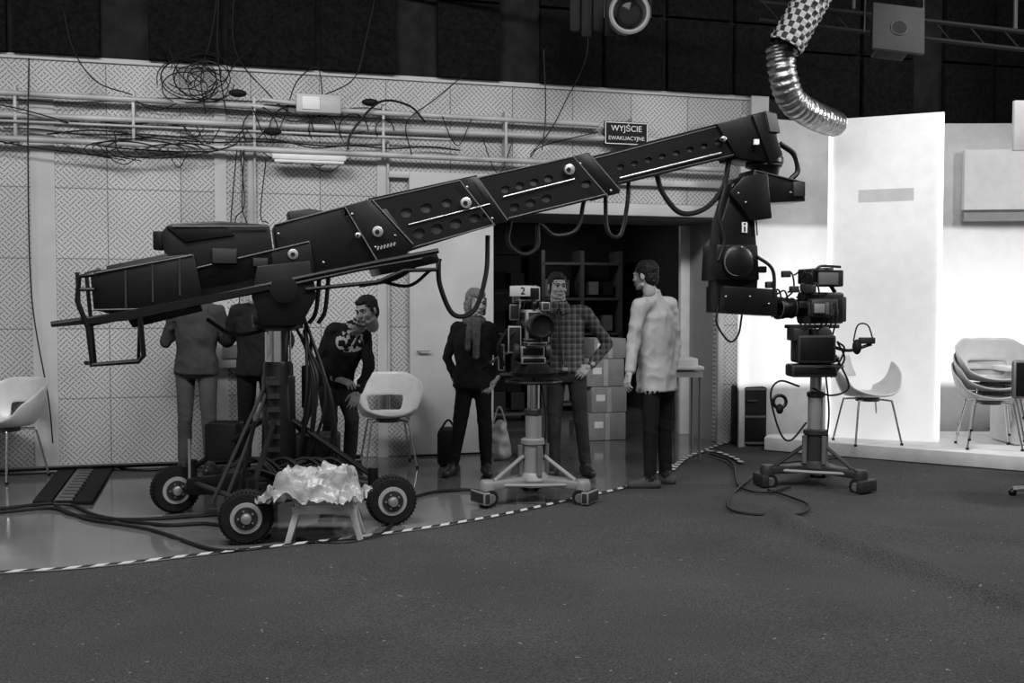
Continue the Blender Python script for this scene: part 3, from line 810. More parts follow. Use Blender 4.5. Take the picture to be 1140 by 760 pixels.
k.tube([A(96, 404, .33), A(100, 404, -.3)], .014, M_black, smooth=False); k.tube([A(154, 402, .33), A(154, 402, -.3)], .016, M_black, smooth=False)
# yoke and column
PV = V((-1.6, 6.75, 0))
def pz(py): return S(310, py, 6.75).z
for s_ in (-1, 1):
    k.prism([A(286, 296, .29*s_), A(345, 290, .29*s_), A(352, 330, .29*s_), A(335, 362, .29*s_), A(290, 362, .29*s_), A(280, 330, .29*s_)], -nA*.05*s_, M_black, .008)
k.lathe(A(316, 322, .29), nA, [(0, .09), (.03, .09), (.035, .06)], M_black)
k.lathe(PV+V((0, 0, pz(368))), (0, 0, 1), [(0, .11), (.02, .17), (.05, .17), (.07, .13)], M_black)
k.box(PV+V((0, 0, pz(355))), (.34, .5, .06), M_black, R=RA, bev=.01)
for a, b in ((356, 300), (366, 305)): k.tube([A(a, b, .1), A(a-4, 345, .1), A(a-12, 360, .1)], .015, M_black)
k.cyl(PV+V((0, 0, pz(404))), PV+V((0, 0, pz(366))), .088, M_chrome, seg=32)
k.lathe(PV+V((0, 0, pz(367))), (0, 0, 1), [(0, .125), (.02, .125)], M_alu)
k.lathe(PV+V((0, 0, .3)), (0, 0, 1), [(0, .12), (pz(406)-.3, .1), (pz(402)-.3, .09)], M_black)
k.box(PV+V((0, 0, .6)), (.19, .19, .75), M_black, R=Matrix.Rotation(.5, 3, 'Z'), bev=.015)
for i in range(8): k.box(PV+V((.0, -.125, .3+i*.09)), (.08, .02, .03), M_dark)
W1, W2, W3, W4 = V((-1.62, 5.98, .165)), V((-.80, 6.5, .165)), V((-2.36, 6.88, .165)), V((-1.28, 7.32, .165))
def wheel(c, ax):
    k.lathe(c-ax*.055, ax, [(0, .08), (.002, .145), (.02, .162), (.045, .165), (.065, .165), (.09, .162), (.108, .145), (.11, .08)], M_rub, 36)
    k.lathe(c-ax*.06, ax, [(0, .03), (0.001, .094), (.015, .098), (.105, .098), (.119, .094), (.12, .03)], M_rim, 32)
    for q in range(40):
        t = q*2*math.pi/40; x, y = basis(ax); rd = x*math.cos(t)+y*math.sin(t); k.cyl(c+rd*.160-ax*.05, c+rd*.160+ax*.05, .006, M_rub, seg=5)
    for s_ in (-1, 1):
        k.lathe(c+ax*.058*s_, ax*s_, [(0, .06), (.006, .06), (.007, .07)], M_dark); k.lathe(c+ax*.06*s_, ax*s_, [(0, .034), (.03, .03), (.035, .02)], M_alu)
        for q in range(5):
            t = q*2*math.pi/5; x, y = basis(ax); k.cyl(c+ax*.06*s_+(x*math.cos(t)+y*math.sin(t))*.047, c+ax*.075*s_+(x*math.cos(t)+y*math.sin(t))*.047, .006, M_alu, seg=8)
for c, a_ in ((W1, V((.25, -.97, 0)).normalized()), (W2, V((.3, -.95, 0)).normalized()), (W3, V((.5, -.86, 0)).normalized()), (W4, V((.5, -.86, 0)).normalized())): wheel(c, a_)
CB = PV+V((0, 0, .22))
for c in (W1, W2, W3, W4):
    inn = c+(V((CB.x, CB.y, .165))-c).normalized()*.13+V((0, 0, .03)); d_ = (CB-inn)
    k.prism([inn+V((0, 0, -.05)), CB+V((0, 0, -.06)), CB+V((0, 0, .12)), inn+V((0, 0, .06))], d_.cross(V((0, 0, 1))).normalized()*.09, M_black, .008)
    k.cyl(c, inn, .03, M_dark); k.cyl(inn-V((0, 0, .05)), inn+V((0, 0, .18)), .035, M_black)
    k.tube([inn+V((0, 0, .12)), PV+(inn-PV).normalized()*.1+V((0, 0, .85-.2))], .02, M_black, smooth=False)
k.box(CB+V((0, 0, .0)), (.5, .5, .16), M_black, R=Matrix.Rotation(.55, 3, 'Z'), bev=.02)
k.tube([W1+V((0, .1, .06)), W3+V((.1, 0, .06))], .018, M_dark, smooth=False); k.tube([W2+V((0, .1, .06)), W4+V((.05, -.1, .06))], .018, M_dark, smooth=False)
k.tube([W3+V((.12, -.05, 0)), W3+V((.12, -.05, .36))], .012, M_alu, smooth=False); k.tube([W1+V((-.12, .25, .05)), W1+V((-.02, .3, .55))], .014, M_black, smooth=False)
k.tube([S(236, 560, 6.4), S(297, 425, 6.7)], .013, M_dark, smooth=False); k.tube([S(248, 565, 6.4), S(300, 430, 6.7)], .013, M_dark, smooth=False)
k.box(S(352, 498, 6.85), (.3, .26, .2), M_black2, bev=.015); k.box(S(250, 490, 6.9), (.22, .22, .26), M_black2, bev=.015); k.box(S(345, 430, 6.9), (.1, .1, .3), M_black, bev=.01)
for i in range(9):
    a = S(random.uniform(325, 352), random.uniform(350, 380), 6.8); b = S(random.uniform(325, 380), random.uniform(470, 525), 6.7); mid = (a+b)/2+V((random.uniform(.0, .15), -.1, 0))
    k.tube([a, mid, b], .011, M_wire)
for i in range(9):
    c0 = S(random.uniform(240, 340), 520, 6.6); k.tube([c0, c0+V((.2, .0, .06)), c0+V((.35, -.1, -.05)), c0+V((.2, -.2, .02))], .011, M_wire)
# hoses under the arm
for p, r in (([(730, 190), (738, 215), (758, 237), (785, 232), (805, 208), (812, 175)], .020), ([(700, 198), (698, 230), (690, 262), (676, 255), (674, 205)], .016), ([(568, 246), (566, 270), (582, 283), (598, 275), (600, 250), (618, 262), (642, 255), (650, 224)], .017),
             ([(488, 290), (490, 318), (505, 350), (528, 345), (541, 305), (543, 262)], .018), ([(470, 290), (440, 310), (400, 318)], .014), ([(544, 262), (541, 300), (535, 332)], .012), ([(480, 300), (455, 318), (420, 312)], .012),
             ([(230, 355), (260, 372), (300, 366), (330, 352)], .013)):
    k.tube([A(a, b, .05) for a, b in p], r, M_wire)
# remote head
k.lathe(A(852, 168, 0), (0, 0, -1), [(0, .10), (.06, .14), (.1, .14), (.14, .11), (.2, .10)], M_black)
for i in range(4): k.torus(A(850, 170+i*5, 0), (0, 0, 1), .13, .012, M_dark)
sec([(840, 188), (895, 202), (897, 224), (848, 226), (835, 210)], .24, M_black, .01)
sec([(828, 196), (855, 192), (860, 243), (838, 246), (812, 214)], .26, M_black, .01)
k.box(A(884, 213, .0), (.1, .28, .12), M_dark, bev=.01)
sec([(815, 204), (838, 200), (842, 262), (845, 300), (842, 350), (800, 346), (797, 290), (803, 245)], .16, M_black, .015)
sec([(798, 272), (844, 272), (846, 312), (796, 312)], .24, M_black, .015)
k.lathe(A(820, 292, .11), nA, [(0, .13), (.03, .13), (.05, .1)], M_black); k.torus(A(820, 292, .155), nA, .1, .004, M_mid)
sec([(806, 318), (866, 322), (866, 352), (806, 348)], .3, M_black, .01)
edge((816, 206), (804, 246), .085); edge((839, 202), (843, 262), .085); edge((842, 190), (895, 203), .125)
for a, b in ((822, 215), (830, 225), (826, 275), (808, 330), (835, 330), (856, 338), (880, 214)): k.ell(A(a, b, .155), (.008, .008, .008), M_alu)
k.box(A(829, 253, .095), (.045, .006, .08), M_label, R=RA); k.box(A(829, 255, .1), (.012, .004, .04), M_black2); k.ell(A(829, 249, .1), (.008, .004, .008), M_black2)
k.tube([A(868, 160, .1), A(884, 172, .1), (A(888, 190, .1)), A(880, 200, .1)], .022, M_black)
k.tube([A(808, 205, .12), A(800, 240, .12), A(806, 268, .12), A(800, 290, .12)], .014, M_wire)
k.tube([A(842, 285, .14), A(860, 300, .14), A(862, 330, .14)], .014, M_wire)
k.tube([A(800, 340, .1), A(798, 360, .1), A(812, 380, .1), A(822, 372, .1), A(826, 350, .1)], .008, M_wire)
crane = k.done()

# ------------------------------------------------------------------ pedestals and studio cameras
def pedestal(k, ztop, yaw, colm, tubm=M_chrome):
    """built in local coordinates at k.M"""
    for i in range(3):
        a = yaw+i*2*math.pi/3; d = V((math.cos(a), math.sin(a), 0)); s_ = V((-d.y, d.x, 0))
        k.prism([d*.05+s_*.08+V((0, 0, .13)), d*.05-s_*.08+V((0, 0, .13)), d*.4-s_*.05+V((0, 0, .12)), d*.4+s_*.05+V((0, 0, .12))], (0, 0, .06), colm, .012)
        e = d*.4; k.lathe(e+V((0, 0, .06)), (0, 0, 1), [(0, .05), (.1, .06), (.13, .045)], colm)
        for q in (-1, 1):
            k.lathe(e+s_*.03*q+V((0, 0, .064)), s_*q, [(0, .03), (.001, .058), (.006, .062), (.026, .062), (.032, .058), (.033, .02)], M_rub)
            k.lathe(e+s_*.063*q+V((0, 0, .064)), s_*q, [(0, .035), (.004, .03)], M_mid)
        k.prism([e+d*.085-s_*.1+V((0, 0, .03)), e+d*.085+s_*.1+V((0, 0, .03)), e+d*.03+s_*.11+V((0, 0, .03)), e+d*.03-s_*.11+V((0, 0, .03))], (0, 0, .09), M_dark, .01)
        k.tube([d*.34+V((0, 0, .18)), d*.09+V((0, 0, .34))], .016, colm, smooth=False)
        d2 = V((math.cos(a+1.05), math.sin(a+1.05), 0))
        k.tube([d*.36+V((0, 0, .15)), d2*.2+V((0, 0, .15)), V((math.cos(a+2.09), math.sin(a+2.09), 0))*.36+V((0, 0, .15))], .014, M_alug, smooth=False)
    k.lathe((0, 0, .12), (0, 0, 1), [(0, .13), (.05, .14), (.08, .10), (.1, .085), (.3, .08), (.31, .095), (.34, .095), (.35, .07)], colm)
    for i in range(4):
        a = i*math.pi/2+.4; k.cyl((.105*math.cos(a), .105*math.sin(a), .2), (.105*math.cos(a), .105*math.sin(a), .42), .02, M_mid)
    k.cyl((0, 0, .4), (0, 0, ztop-.15), .045, tubm, seg=28); k.cyl((0, 0, .4), (0, 0, ztop-.36), .06, M_alug, seg=28); k.lathe((0, 0, ztop-.38), (0, 0, 1), [(0, .06), (.01, .07), (.04, .07), (.05, .05)], M_dark)
    k.tube([(.07, -.03, .3), (.09, -.05, .6), (.06, -.04, ztop-.15)], .008, M_wire)
    k.lathe((0, 0, ztop-.15), (0, 0, 1), [(0, .06), (.03, .10), (.06, .17), (.09, .18), (.11, .14), (.15, .10)], M_black)
    k.torus((0, 0, ztop-.13), (0, 0, 1), .2, .013, M_black)
    for i in range(3):
        a = i*2.09+.5; k.tube([(0, 0, ztop-.12), (.2*math.cos(a), .2*math.sin(a), ztop-.13)], .01, M_black, smooth=False)

def studio_cam(k, z, bars=True):
    """pan head + studio camera, lens to local -Y, from height z"""
    k.box((0, 0, z+.03), (.2, .2, .06), M_black, bev=.012)
    for sx in (-1, 1): k.lathe((sx*.11, 0, z+.1), (sx, 0, 0), [(0, .065), (.03, .065), (.04, .045)], M_dark)
    k.box((0, 0, z+.1), (.2, .15, .09), M_black, bev=.015); k.box((0, -.02, z+.165), (.15, .42, .03), M_dark, bev=.006)
    k.box((0, .06, z+.31), (.14, .36, .25), M_black, bev=.02)                  # body
    k.box((0, .24, z+.3), (.12, .06, .2), M_dark, bev=.01)
    k.box((.072, .06, z+.33), (.008, .22, .1), M_dark, bev=.002)
    k.lathe((0, -.1, z+.31), (0, -1, 0), [(0, .055), (.02, .07), (.1, .07), (.11, .078), (.2, .08), (.205, .086), (.25, .09), (.252, .078), (.22, .065), (.215, 0)], M_black, 32)
    k.torus((0, -.352, z+.31), (0, -1, 0), .084, .003, M_mid); k.torus((0, -.22, z+.31), (0, -1, 0), .08, .003, M_inner); k.lathe((0, -.3, z+.31), (0, -1, 0), [(0, .066), (.02, .045), (.028, 0)], M_glass)
    k.tube([(0, -.12, z+.44), (0, -.1, z+.5), (0, .12, z+.5), (0, .2, z+.44)], .016, M_black)
    k.box((-.03, .0, z+.56), (.18, .15, .12), M_black, bev=.012); k.box((-.03, .1, z+.56), (.2, .06, .14), M_dark, bev=.006)
    k.box((.08, -.12, z+.46), (.07, .1, .07), M_dark, bev=.008)
    if bars:
        for sx in (-1, 1):
            k.tube([(sx*.12, .03, z+.1), (sx*.2, .2, z+.06), (sx*.26, .45, z-.03)], .011, M_mid); k.tube([(sx*.255, .4, z-.01), (sx*.285, .55, z-.07)], .018, M_rub, smooth=False)
    for i in range(4):
        k.tube([(.08, .15-i*.05, z+.35-.02*i), (.13+.01*i, .12-.05*i, z+.25), (.1, .1-.05*i, z+.1)], .007, M_wire); k.tube([(-.08, .15-i*.05, z+.35-.02*i), (-.14-.01*i, .12-.05*i, z+.22), (-.1, .1, z+.05)], .007, M_wire)
    for a, b in ((-.05, .2), (.0, .25), (.05, .2)): k.box((.078, .06+a, z+b+.06), (.006, .03, .02), M_mid)

k = Kit('studio_pedestal_camera'); k.M = Matrix.Translation((.16, 7.3, 0))
pedestal(k, 1.02, 3.7, M_alug)
k.M = Matrix.Translation((.14, 7.3, 0)) @ Matrix.Rotation(.22, 4, 'Z') @ Matrix.Translation((0, 0, 1.02)) @ Matrix.Scale(.92, 4); studio_cam(k, 0)
k.M = Matrix.Translation((.14, 7.3, 0))
k.box((-.12, .05, 1.2), (.1, .2, .2), M_black, bev=.01); k.box((-.12, .1, 1.4), (.08, .1, .12), M_dark, bev=.01); k.box((.1, -.1, 1.24), (.06, .14, .12), M_black, bev=.01)
k.tube([(-.15, .1, 1.3), (-.24, .05, 1.15), (-.2, .1, 1.0)], .014, M_wire)
k.box((-.22, .15, 1.06), (.05, .12, .2), M_black, bev=.01)
k.M = Matrix.Identity(4)
c = S(579, 324, 7.2); k.box(c, (.15, .01, .075), M_card2, bev=.002); k.text('2', .075, Matrix.Translation(c+V((.02, -.007, 0))) @ Matrix.Rotation(math.pi/2, 4, 'X'), M_black2); k.tube([c+V((0, .01, 0)), c+V((0, .03, -.12))], .006, M_alug, smooth=False)
k.done()

k = Kit('studio_pedestal_camera'); k.M = Matrix.Translation((2.42, 7.85, 0)); pedestal(k, 1.1, 3.3, M_dark, M_alu)
k.M = Matrix.Translation((2.40, 7.85, 0)) @ Matrix.Rotation(-1.2, 4, 'Z')
studio_cam(k, 1.12, False)
k.M = Matrix.Identity(4); q = lambda a, b, dy=0: S(a, b, 7.75+dy)
k.box(q(905, 388), (.3, .22, .22), M_black, bev=.02); k.box(q(903, 412), (.36, .2, .1), M_black, bev=.02); k.box(q(888, 372), (.12, .2, .1), M_dark, bev=.01)
k.box(q(922, 310, .1), (.2, .14, .13), M_dark, bev=.01); k.box(q(922, 310, 0), (.16, .02, .1), M_mid, bev=.004); k.tube([q(908, 300), q(915, 296), q(936, 297)], .01, M_black)
for i in range(7):
    a = q(856+i*7, 306+random.uniform(0, 25)); k.tube([a, a+V((.06, -.06, .03)), a+V((.09, -.02, -.1)), a+V((.02, .0, -.18))], .007, M_wire)
for i in range(6): k.box(q(848+i*9, 300+(i*17) % 46, -.05), (.06, .08, .05), random.choice([M_black, M_dark]), bev=.006)
k.box(q(912, 343, -.05), (.17, .14, .15), M_mid, bev=.03); k.box(q(912, 343, -.14), (.1, .02, .09), M_alug, bev=.01); k.lathe(q(898, 356, -.14), V((0, -1, 0)), [(0, .03), (.02, .028)], M_black)
k.tube([q(922, 384), q(945, 390), q(970, 383)], .013, M_black); k.box(q(965, 379), (.12, .06, .05), M_dark, bev=.01); k.ell(q(954, 386), (.035, .04, .06), M_black2)
k.tube([q(972, 378), q(966, 362), q(955, 362), q(950, 380)], .006, M_wire)
k.tube([q(890, 430), q(868, 424), q(858, 440), q(868, 480), q(880, 490), q(898, 470)], .008, M_wire); k.tube([q(930, 395), q(945, 430), q(925, 440), q(905, 432)], .008, M_wire)
k.torus(q(868, 447), V((0, 1, 0)), .05, .014, M_black); k.ell(q(868, 455), (.03, .03, .04), M_black2)
for i in range(2): k.tube([q(925, 420), q(940, 400-i*10), q(932, 380)], .008, M_wire)
k.done()

# ------------------------------------------------------------------ step stool + plastic sheet
p0 = G(362, 600); sx0, sy0 = p0.x, p0.y+.02
k = Kit('step_stool', Matrix.Translation((sx0, sy0, 0)) @ Matrix.Rotation(.12, 4, 'Z'))
k.box((0, 0, .25), (.36, .26, .035), M_plast, bev=.012)
for sx in (-1, 1):
    for sy in (-1, 1):
        k.prism([(sx*.175, sy*.12, .24), (sx*.13, sy*.12, .24), (sx*.205, sy*.15, 0), (sx*.24, sy*.15, 0)], (0, -sy*.03, 0), M_plast, .004)
    k.box((sx*.185, 0, .19), (.02, .22, .07), M_plast, bev=.005)
k.box((0, -.125, .21), (.3, .02, .06), M_plast, bev=.005)
k.done()
M_sheet = mat('crumpled_plastic', .36, .22, 0, var=.45, vscale=11, bump=.9, bscale=16)
def sheet(name, cx, cy, zt, w, d, m, hx, hy, drop, seed, obj_off=0):
    k = Kit(name); N = 60; g = []
    for i in range(N+1):
        r = []
        for j in range(N+1):
            x = (i/N-.5)*w; y = (j/N-.5)*d
            ox = max(0, abs(x)-hx); oy = max(0, abs(y)-hy); o = math.hypot(ox, oy)
            z = zt-min(drop, o*1.1)
            n = noise.fractal(V((x*8+seed, y*8, seed)), 1, 2, 4)
            z += abs(n)*.09+.005
            sgn = 1 if x > 0 else -1
            xx = x-sgn*ox*.45; yy = y-(1 if y > 0 else -1)*oy*.5
            xx += .04*noise.noise(V((x*12, y*12, seed+5))); yy += .03*noise.noise(V((x*12, y*12, seed+9)))
            r.append(k.bm.verts.new((cx+xx, cy+yy, max(.01, z))))
        g.append(r)
    for i in range(N):
        for j in range(N): k.bm.faces.new((g[i][j], g[i+1][j], g[i+1][j+1], g[i][j+1]))
    bmesh.ops.recalc_face_normals(k.bm, faces=k.bm.faces); k._fin(k.bm.faces, m)
    return k.done(ang=.5)
sheet('plastic_sheet', sx0-.06, sy0, .40, .82, .6, M_sheet, .2, .13, .15, 3.1)
k = Kit('white_equipment_box'); k.box((sx0-.03, sy0, .335), (.34, .22, .13), M_white, bev=.02); k.done()

# bags
k = Kit('black_bag'); c = G(500, 517); k.box((c.x, c.y, .17), (.2, .3, .33), M_black2, bev=.04); k.tube([(c.x-.07, c.y-.1, .33), (c.x, c.y-.1, .42), (c.x+.07, c.y-.1, .33)], .01, M_black2); k.done()
k = Kit('white_carrier_bag'); c = G(556, 512); bm2 = bmesh.new(); capsule(bm2, (c.x, c.y, .1), (c.x, c.y, .3), .11, .08); me = remesh(bm2, .02, 0); k.mesh(me, [M_pipe])
for v in k.bm.verts: v.co += V((noise.noise(v.co*12), noise.noise(v.co*12+V((5, 0, 0))), noise.noise(v.co*9)))*.03; v.co.z = max(.005, v.co.z)
for s_ in (-1, 1): k.tube([(c.x-.06, c.y+.02*s_, .35), (c.x, c.y+.03*s_, .5), (c.x+.06, c.y+.02*s_, .35)], .008, M_pipe)
k.done()
k = Kit('folding_table'); c = V((S(762, 405, 9.3).x, 9.3, 0)); zt = S(762, 408, 9.3).z
k.box((c.x, c.y, zt), (.28, .5, .03), M_white, bev=.006); k.box((c.x, c.y, zt-.06), (.26, .46, .05), M_pipe)
for sx in (-1, 1):
    for sy in (-1, 1): k.cyl((c.x+sx*.11, c.y+sy*.2, 0), (c.x+sx*.11, c.y+sy*.2, zt-.05), .012, M_mid)
k.box((c.x, c.y, zt+.05), (.2, .3, .07), M_white, bev=.01)
k.done()

# ------------------------------------------------------------------ people
def head_parts(H, yaw, pitch, hair, hairmat, skin, K, roll=0):
    R = (Matrix.Rotation(yaw, 4, 'Z') @ Matrix.Rotation(pitch, 4, 'X') @ Matrix.Rotation(roll, 4, 'Y'))
    W = Matrix.Translation(H) @ R
    bm = bmesh.new()
    ellip(bm, (0, .012, .03), (.072, .092, .083)); ellip(bm, (0, -.02, -.02), (.061, .07, .085)); ellip(bm, (0, -.033, -.073), (.043, .045, .034))
    ellip(bm, (0, -.070, -.092), (.019, .015, .015)); capsule(bm, (0, -.083, .008), (0, -.101, -.026), .008, .011)
    for s_ in (-1, 1):
        capsule(bm, (s_*.008, -.092, -.03), (s_*.011, -.089, -.03), .0075, .0075)
        capsule(bm, (s_*.012, -.083, .024), (s_*.04, -.072, .022), .011, .010)
        ellip(bm, (s_*.036, -.062, -.026), (.022, .022, .02)); ellip(bm, (s_*.074, .012, -.006), (.010, .02, .032), Matrix.Rotation(.25*s_, 3, 'Z'))
        capsule(bm, (s_*.047, -.01, -.07), (s_*.032, -.05, -.086), .018, .016)
    capsule(bm, (-.017, -.083, -.058), (.017, -.083, -.058), .0075, .0075); capsule(bm, (-.013, -.082, -.067), (.013, -.082, -.067), .008, .008)
    capsule(bm, (0, .025, -.03), (0, .03, -.13), .055, .052)
    me = remesh(bm, .004, 3, .4); bm.free()
    me.materials.clear()
    for p in me.polygons:
        c = p.center; p.material_index = 1 if (abs(c.x) < .022 and c.y < -.083 and -.074 < c.z < -.052) else 0
    K.mesh(me, [skin, M_lip], W)
    for s_ in (-1, 1):
        for (cc, rr, mm) in (((s_*.029, -.073, .002), (.014, .012, .008), M_eyew), ((s_*.029, -.0818, .002), (.0065, .005, .0065), M_hairD)):
            b = bmesh.new(); ellip(b, cc, rr); me = bpy.data.meshes.new('e'); b.to_mesh(me); b.free(); K.mesh(me, [mm], W)
        b = bmesh.new(); capsule(b, (s_*.014, -.0935, .026), (s_*.042, -.081, .028), .0045, .0035); capsule(b, (s_*.018, -.085, .010), (s_*.04, -.079, .009), .003, .002); me = bpy.data.meshes.new('e'); b.to_mesh(me); b.free(); K.mesh(me, [M_hairD], W)
    bm = bmesh.new()
    ellip(bm, (0, .024, .045), (.083, .096, .084)); ellip(bm, (0, .055, -.01), (.073, .056, .088))
    for s_ in (-1, 1): ellip(bm, (s_*.062, .015, .03), (.02, .045, .042)); capsule(bm, (s_*.07, -.012, .02), (s_*.072, -.01, -.012), .010, .007)
    if hair == 'top':
        ellip(bm, (0, -.04, .078), (.055, .04, .03))
    if hair == 'bob':
        ellip(bm, (0, .045, -.03), (.088, .07, .1)); ellip(bm, (0, -.02, .075), (.07, .065, .045))
        for s_ in (-1, 1): capsule(bm, (s_*.068, -.015, .03), (s_*.075, .0, -.085), .022, .026)
    me = remesh(bm, .0045, 2); bm.free()
    for v in me.vertices: v.co += v.co.normalized()*.007*noise.noise(V((v.co.x*60, v.co.y*25, v.co.z*60)))
    me.materials.clear(); K.mesh(me, [hairmat], W)

def make_hand(K, w, d, n, side, curl, skin):
    d = V(d).normalized(); n = V(n); n = (n-d*n.dot(d)).normalized(); l = d.cross(n)*side
    bm = bmesh.new(); w = V(w)
    for i, o in enumerate((.031, .011, -.010, -.029)):
        kn = w+d*(.088-.006*abs(i-1))+l*o; capsule(bm, w+d*.015+l*o*.6, kn, .015, .0125, 10, .01)
        L = (.072, .08, .074, .058)[i]; p = kn; dd = d.copy(); ang = 0
        for f, c, r0, r1 in ((.45, .55, .0100, .009), (.3, .9, .009, .008), (.25, .6, .008, .0065)):
            ang += c*curl*(1+.12*i); dd = (d*math.cos(ang)+n*math.sin(ang)); q = p+dd*L*f+l*(o*.08); capsule(bm, p, q, r0, r1, 10, .01); p = q
    t0 = w+d*.025+l*.026; dd = (d*.65+l*.7+n*.3).normalized(); t1 = t0+dd*.036; d2 = (d*.9+l*.25+n*.45).normalized(); t2 = t1+d2*.03; t3 = t2+(d2+n*.3*curl).normalized()*.024
    capsule(bm, t0, t1, .015, .0115, 10, .01); capsule(bm, t1, t2, .011, .010, 10, .01); capsule(bm, t2, t3, .0098, .0075, 10, .01)
    capsule(bm, w-d*.04, w+d*.02, .027, .024, 12, .01)
    me = remesh(bm, .0032, 2, .4); bm.free(); me.materials.clear(); K.mesh(me, [skin])

def person(name, Y, o):
    K = Kit(name)
    def J(key):
        v = o[key]; return S(v[0], v[1], Y+(v[2] if len(v) > 2 else 0))
    Pv, N, H = J('pelvis'), J('neck'), J('head')
    sA, sB = J('shA'), J('shB'); C = (sA+sB)/2
    lat = (sB-sA).normalized()
    tags = []; bm = bmesh.new()
    def tagv(vs, t):
        for v in vs: tags.append((v.co.copy(), t))
    up = (C-Pv); UL = up.length; up.normalize()
    hw = o.get('wide', 1.0)
    def tor(prof, tag, g=0):
        rings = []; full = []
        for (a, b) in zip(prof, prof[1:]):
            n = max(1, int(abs(b[0]-a[0])*UL/.02))
            for i in range(n):
                t = i/n; t2 = t*t*(3-2*t); full.append((a[0]+(b[0]-a[0])*t, a[1]+(b[1]-a[1])*t2, a[2]+(b[2]-a[2])*t2))
        full.append(prof[-1])
        for fr_, rx, ry in full:
            if fr_ <= 1: c = Pv+up*UL*fr_
            else: c = C.lerp(N, min(1.5, (fr_-1)/.12))
            x = lat.copy(); x = (x-up*x.dot(up)).normalized(); y = up.cross(x).normalized()
            rings.append((c, x*(rx*hw+g), y*(ry*hw+g)))
        tagv(ringsweep(bm, rings, 26)[1], tag)
    hem = o.get('hem', -.1); loose = o.get('loose', .0)
    tor([(-.2, .12, .10), (-.1, .160, .115), (.05, .160, .115), (.2, .14, .10)], 1)
    tor([(hem, .178+loose, .130+loose), (.05, .168+loose, .126+loose), (.3, .152+loose, .115+loose*.8), (.6, .168+loose*.7, .122+loose*.6), (.85, .175+loose*.3, .115), (.97, .15, .095), (1.05, .10, .078), (1.14, .068, .066), (1.18, .066, .064)], 0)
    tagv(capsule(bm, N-V((0, 0, .02)), H.lerp(N, .45), .054, .052), 2)
    rs = o.get('rs', 1.0)
    for s_ in 'AB':
        sh, el, wr = J('sh'+s_), J('el'+s_), J('wr'+s_)
        tagv(capsule(bm, C.lerp(sh, .45)+V((0, 0, .0)), sh, .07*rs, .062*rs), 0)
        tagv(capsule(bm, sh, el, .060*rs, .047*rs), 0); sl = el.lerp(wr, .93)
        tagv(capsule(bm, el, sl, .047*rs, .037*rs), 0)
        hp, kn = J('hip'+s_), J('kn'+s_); an = J('an'+s_); an.z = .085
        tagv(capsule(bm, hp, kn, .086*hw, .060), 1); cf = kn.lerp(an, .35)+V((0, .012, 0))
        tagv(capsule(bm, kn, cf, .060, .058), 1); tagv(capsule(bm, cf, an+V((0, 0, .02)), .058, .050), 1)
        fd = V((o['ft'+s_][0], o['ft'+s_][1], 0)).normalized()
        hl = V((an.x, an.y, .045))-fd*.045; to = V((an.x, an.y, .036))+fd*.15
        tagv(capsule(bm, hl, hl+fd*.08, .045, .046), 3); tagv(capsule(bm, hl+fd*.08, to, .045, .036), 3); tagv(capsule(bm, hl+fd*.03+V((0, 0, .05)), hl+fd*.1+V((0, 0, .01)), .042, .042), 3)
    me = remesh(bm, .0095, 4, .5); bm.free()
    kd = kdtree.KDTree(len(tags))
    for i, (c, t) in enumerate(tags): kd.insert(c, i)
    kd.balance()
    me.materials.clear()
    hz = hem+.012/UL
    def tg(c):
        t = tags[kd.find(c)[1]][1]; fr_ = (c-Pv).dot(up)/UL
        if t == 1 and fr_ > hz: t = 0
        return t
    for p in me.polygons: p.material_index = tg(p.center)
    nv = [v.normal.copy() for v in me.vertices]; sd = random.random()*40
    for v, n_ in zip(me.vertices, nv):
        t = tg(v.co); q = v.co
        if t == 0:
            f = noise.noise(V((q.x*9+q.z*5+sd, q.y*9, q.z*7-q.x*5))); f2 = noise.noise(V((q.x*20+q.z*12, q.y*18+sd, q.z*16)))
            v.co += n_*(.011*(.6-2*abs(f))+.003*f2)
        elif t == 1:
            f = noise.noise(V((q.x*10+sd, q.y*10, q.z*5+q.x*8))); kf = math.exp(-((q.z-.5)/.09)**2)+1.3*math.exp(-((q.z-.14)/.08)**2)
            f2 = noise.noise(V((q.x*8+sd, q.y*8, q.z*26+q.x*10)))
            v.co += n_*(.005*f+.007*kf*f2)
        v.co.z = max(v.co.z, .004)
    K.mesh(me, [o['top'], o['bot'], M_skin, o.get('shoe', M_shoe)])
    head_parts(H, o.get('yaw', 0), o.get('pitch', 0), o.get('hair', 'short'), o.get('hairm', M_hairD), M_skin, K, o.get('roll', 0))
    for s_, side in (('A', 1), ('B', -1)):
        if 'hd'+s_ in o:
            make_hand(K, J('wr'+s_), o['hd'+s_], o['hn'+s_], o.get('hs'+s_, side), o.get('curl', .45), M_skin)
    return K, J

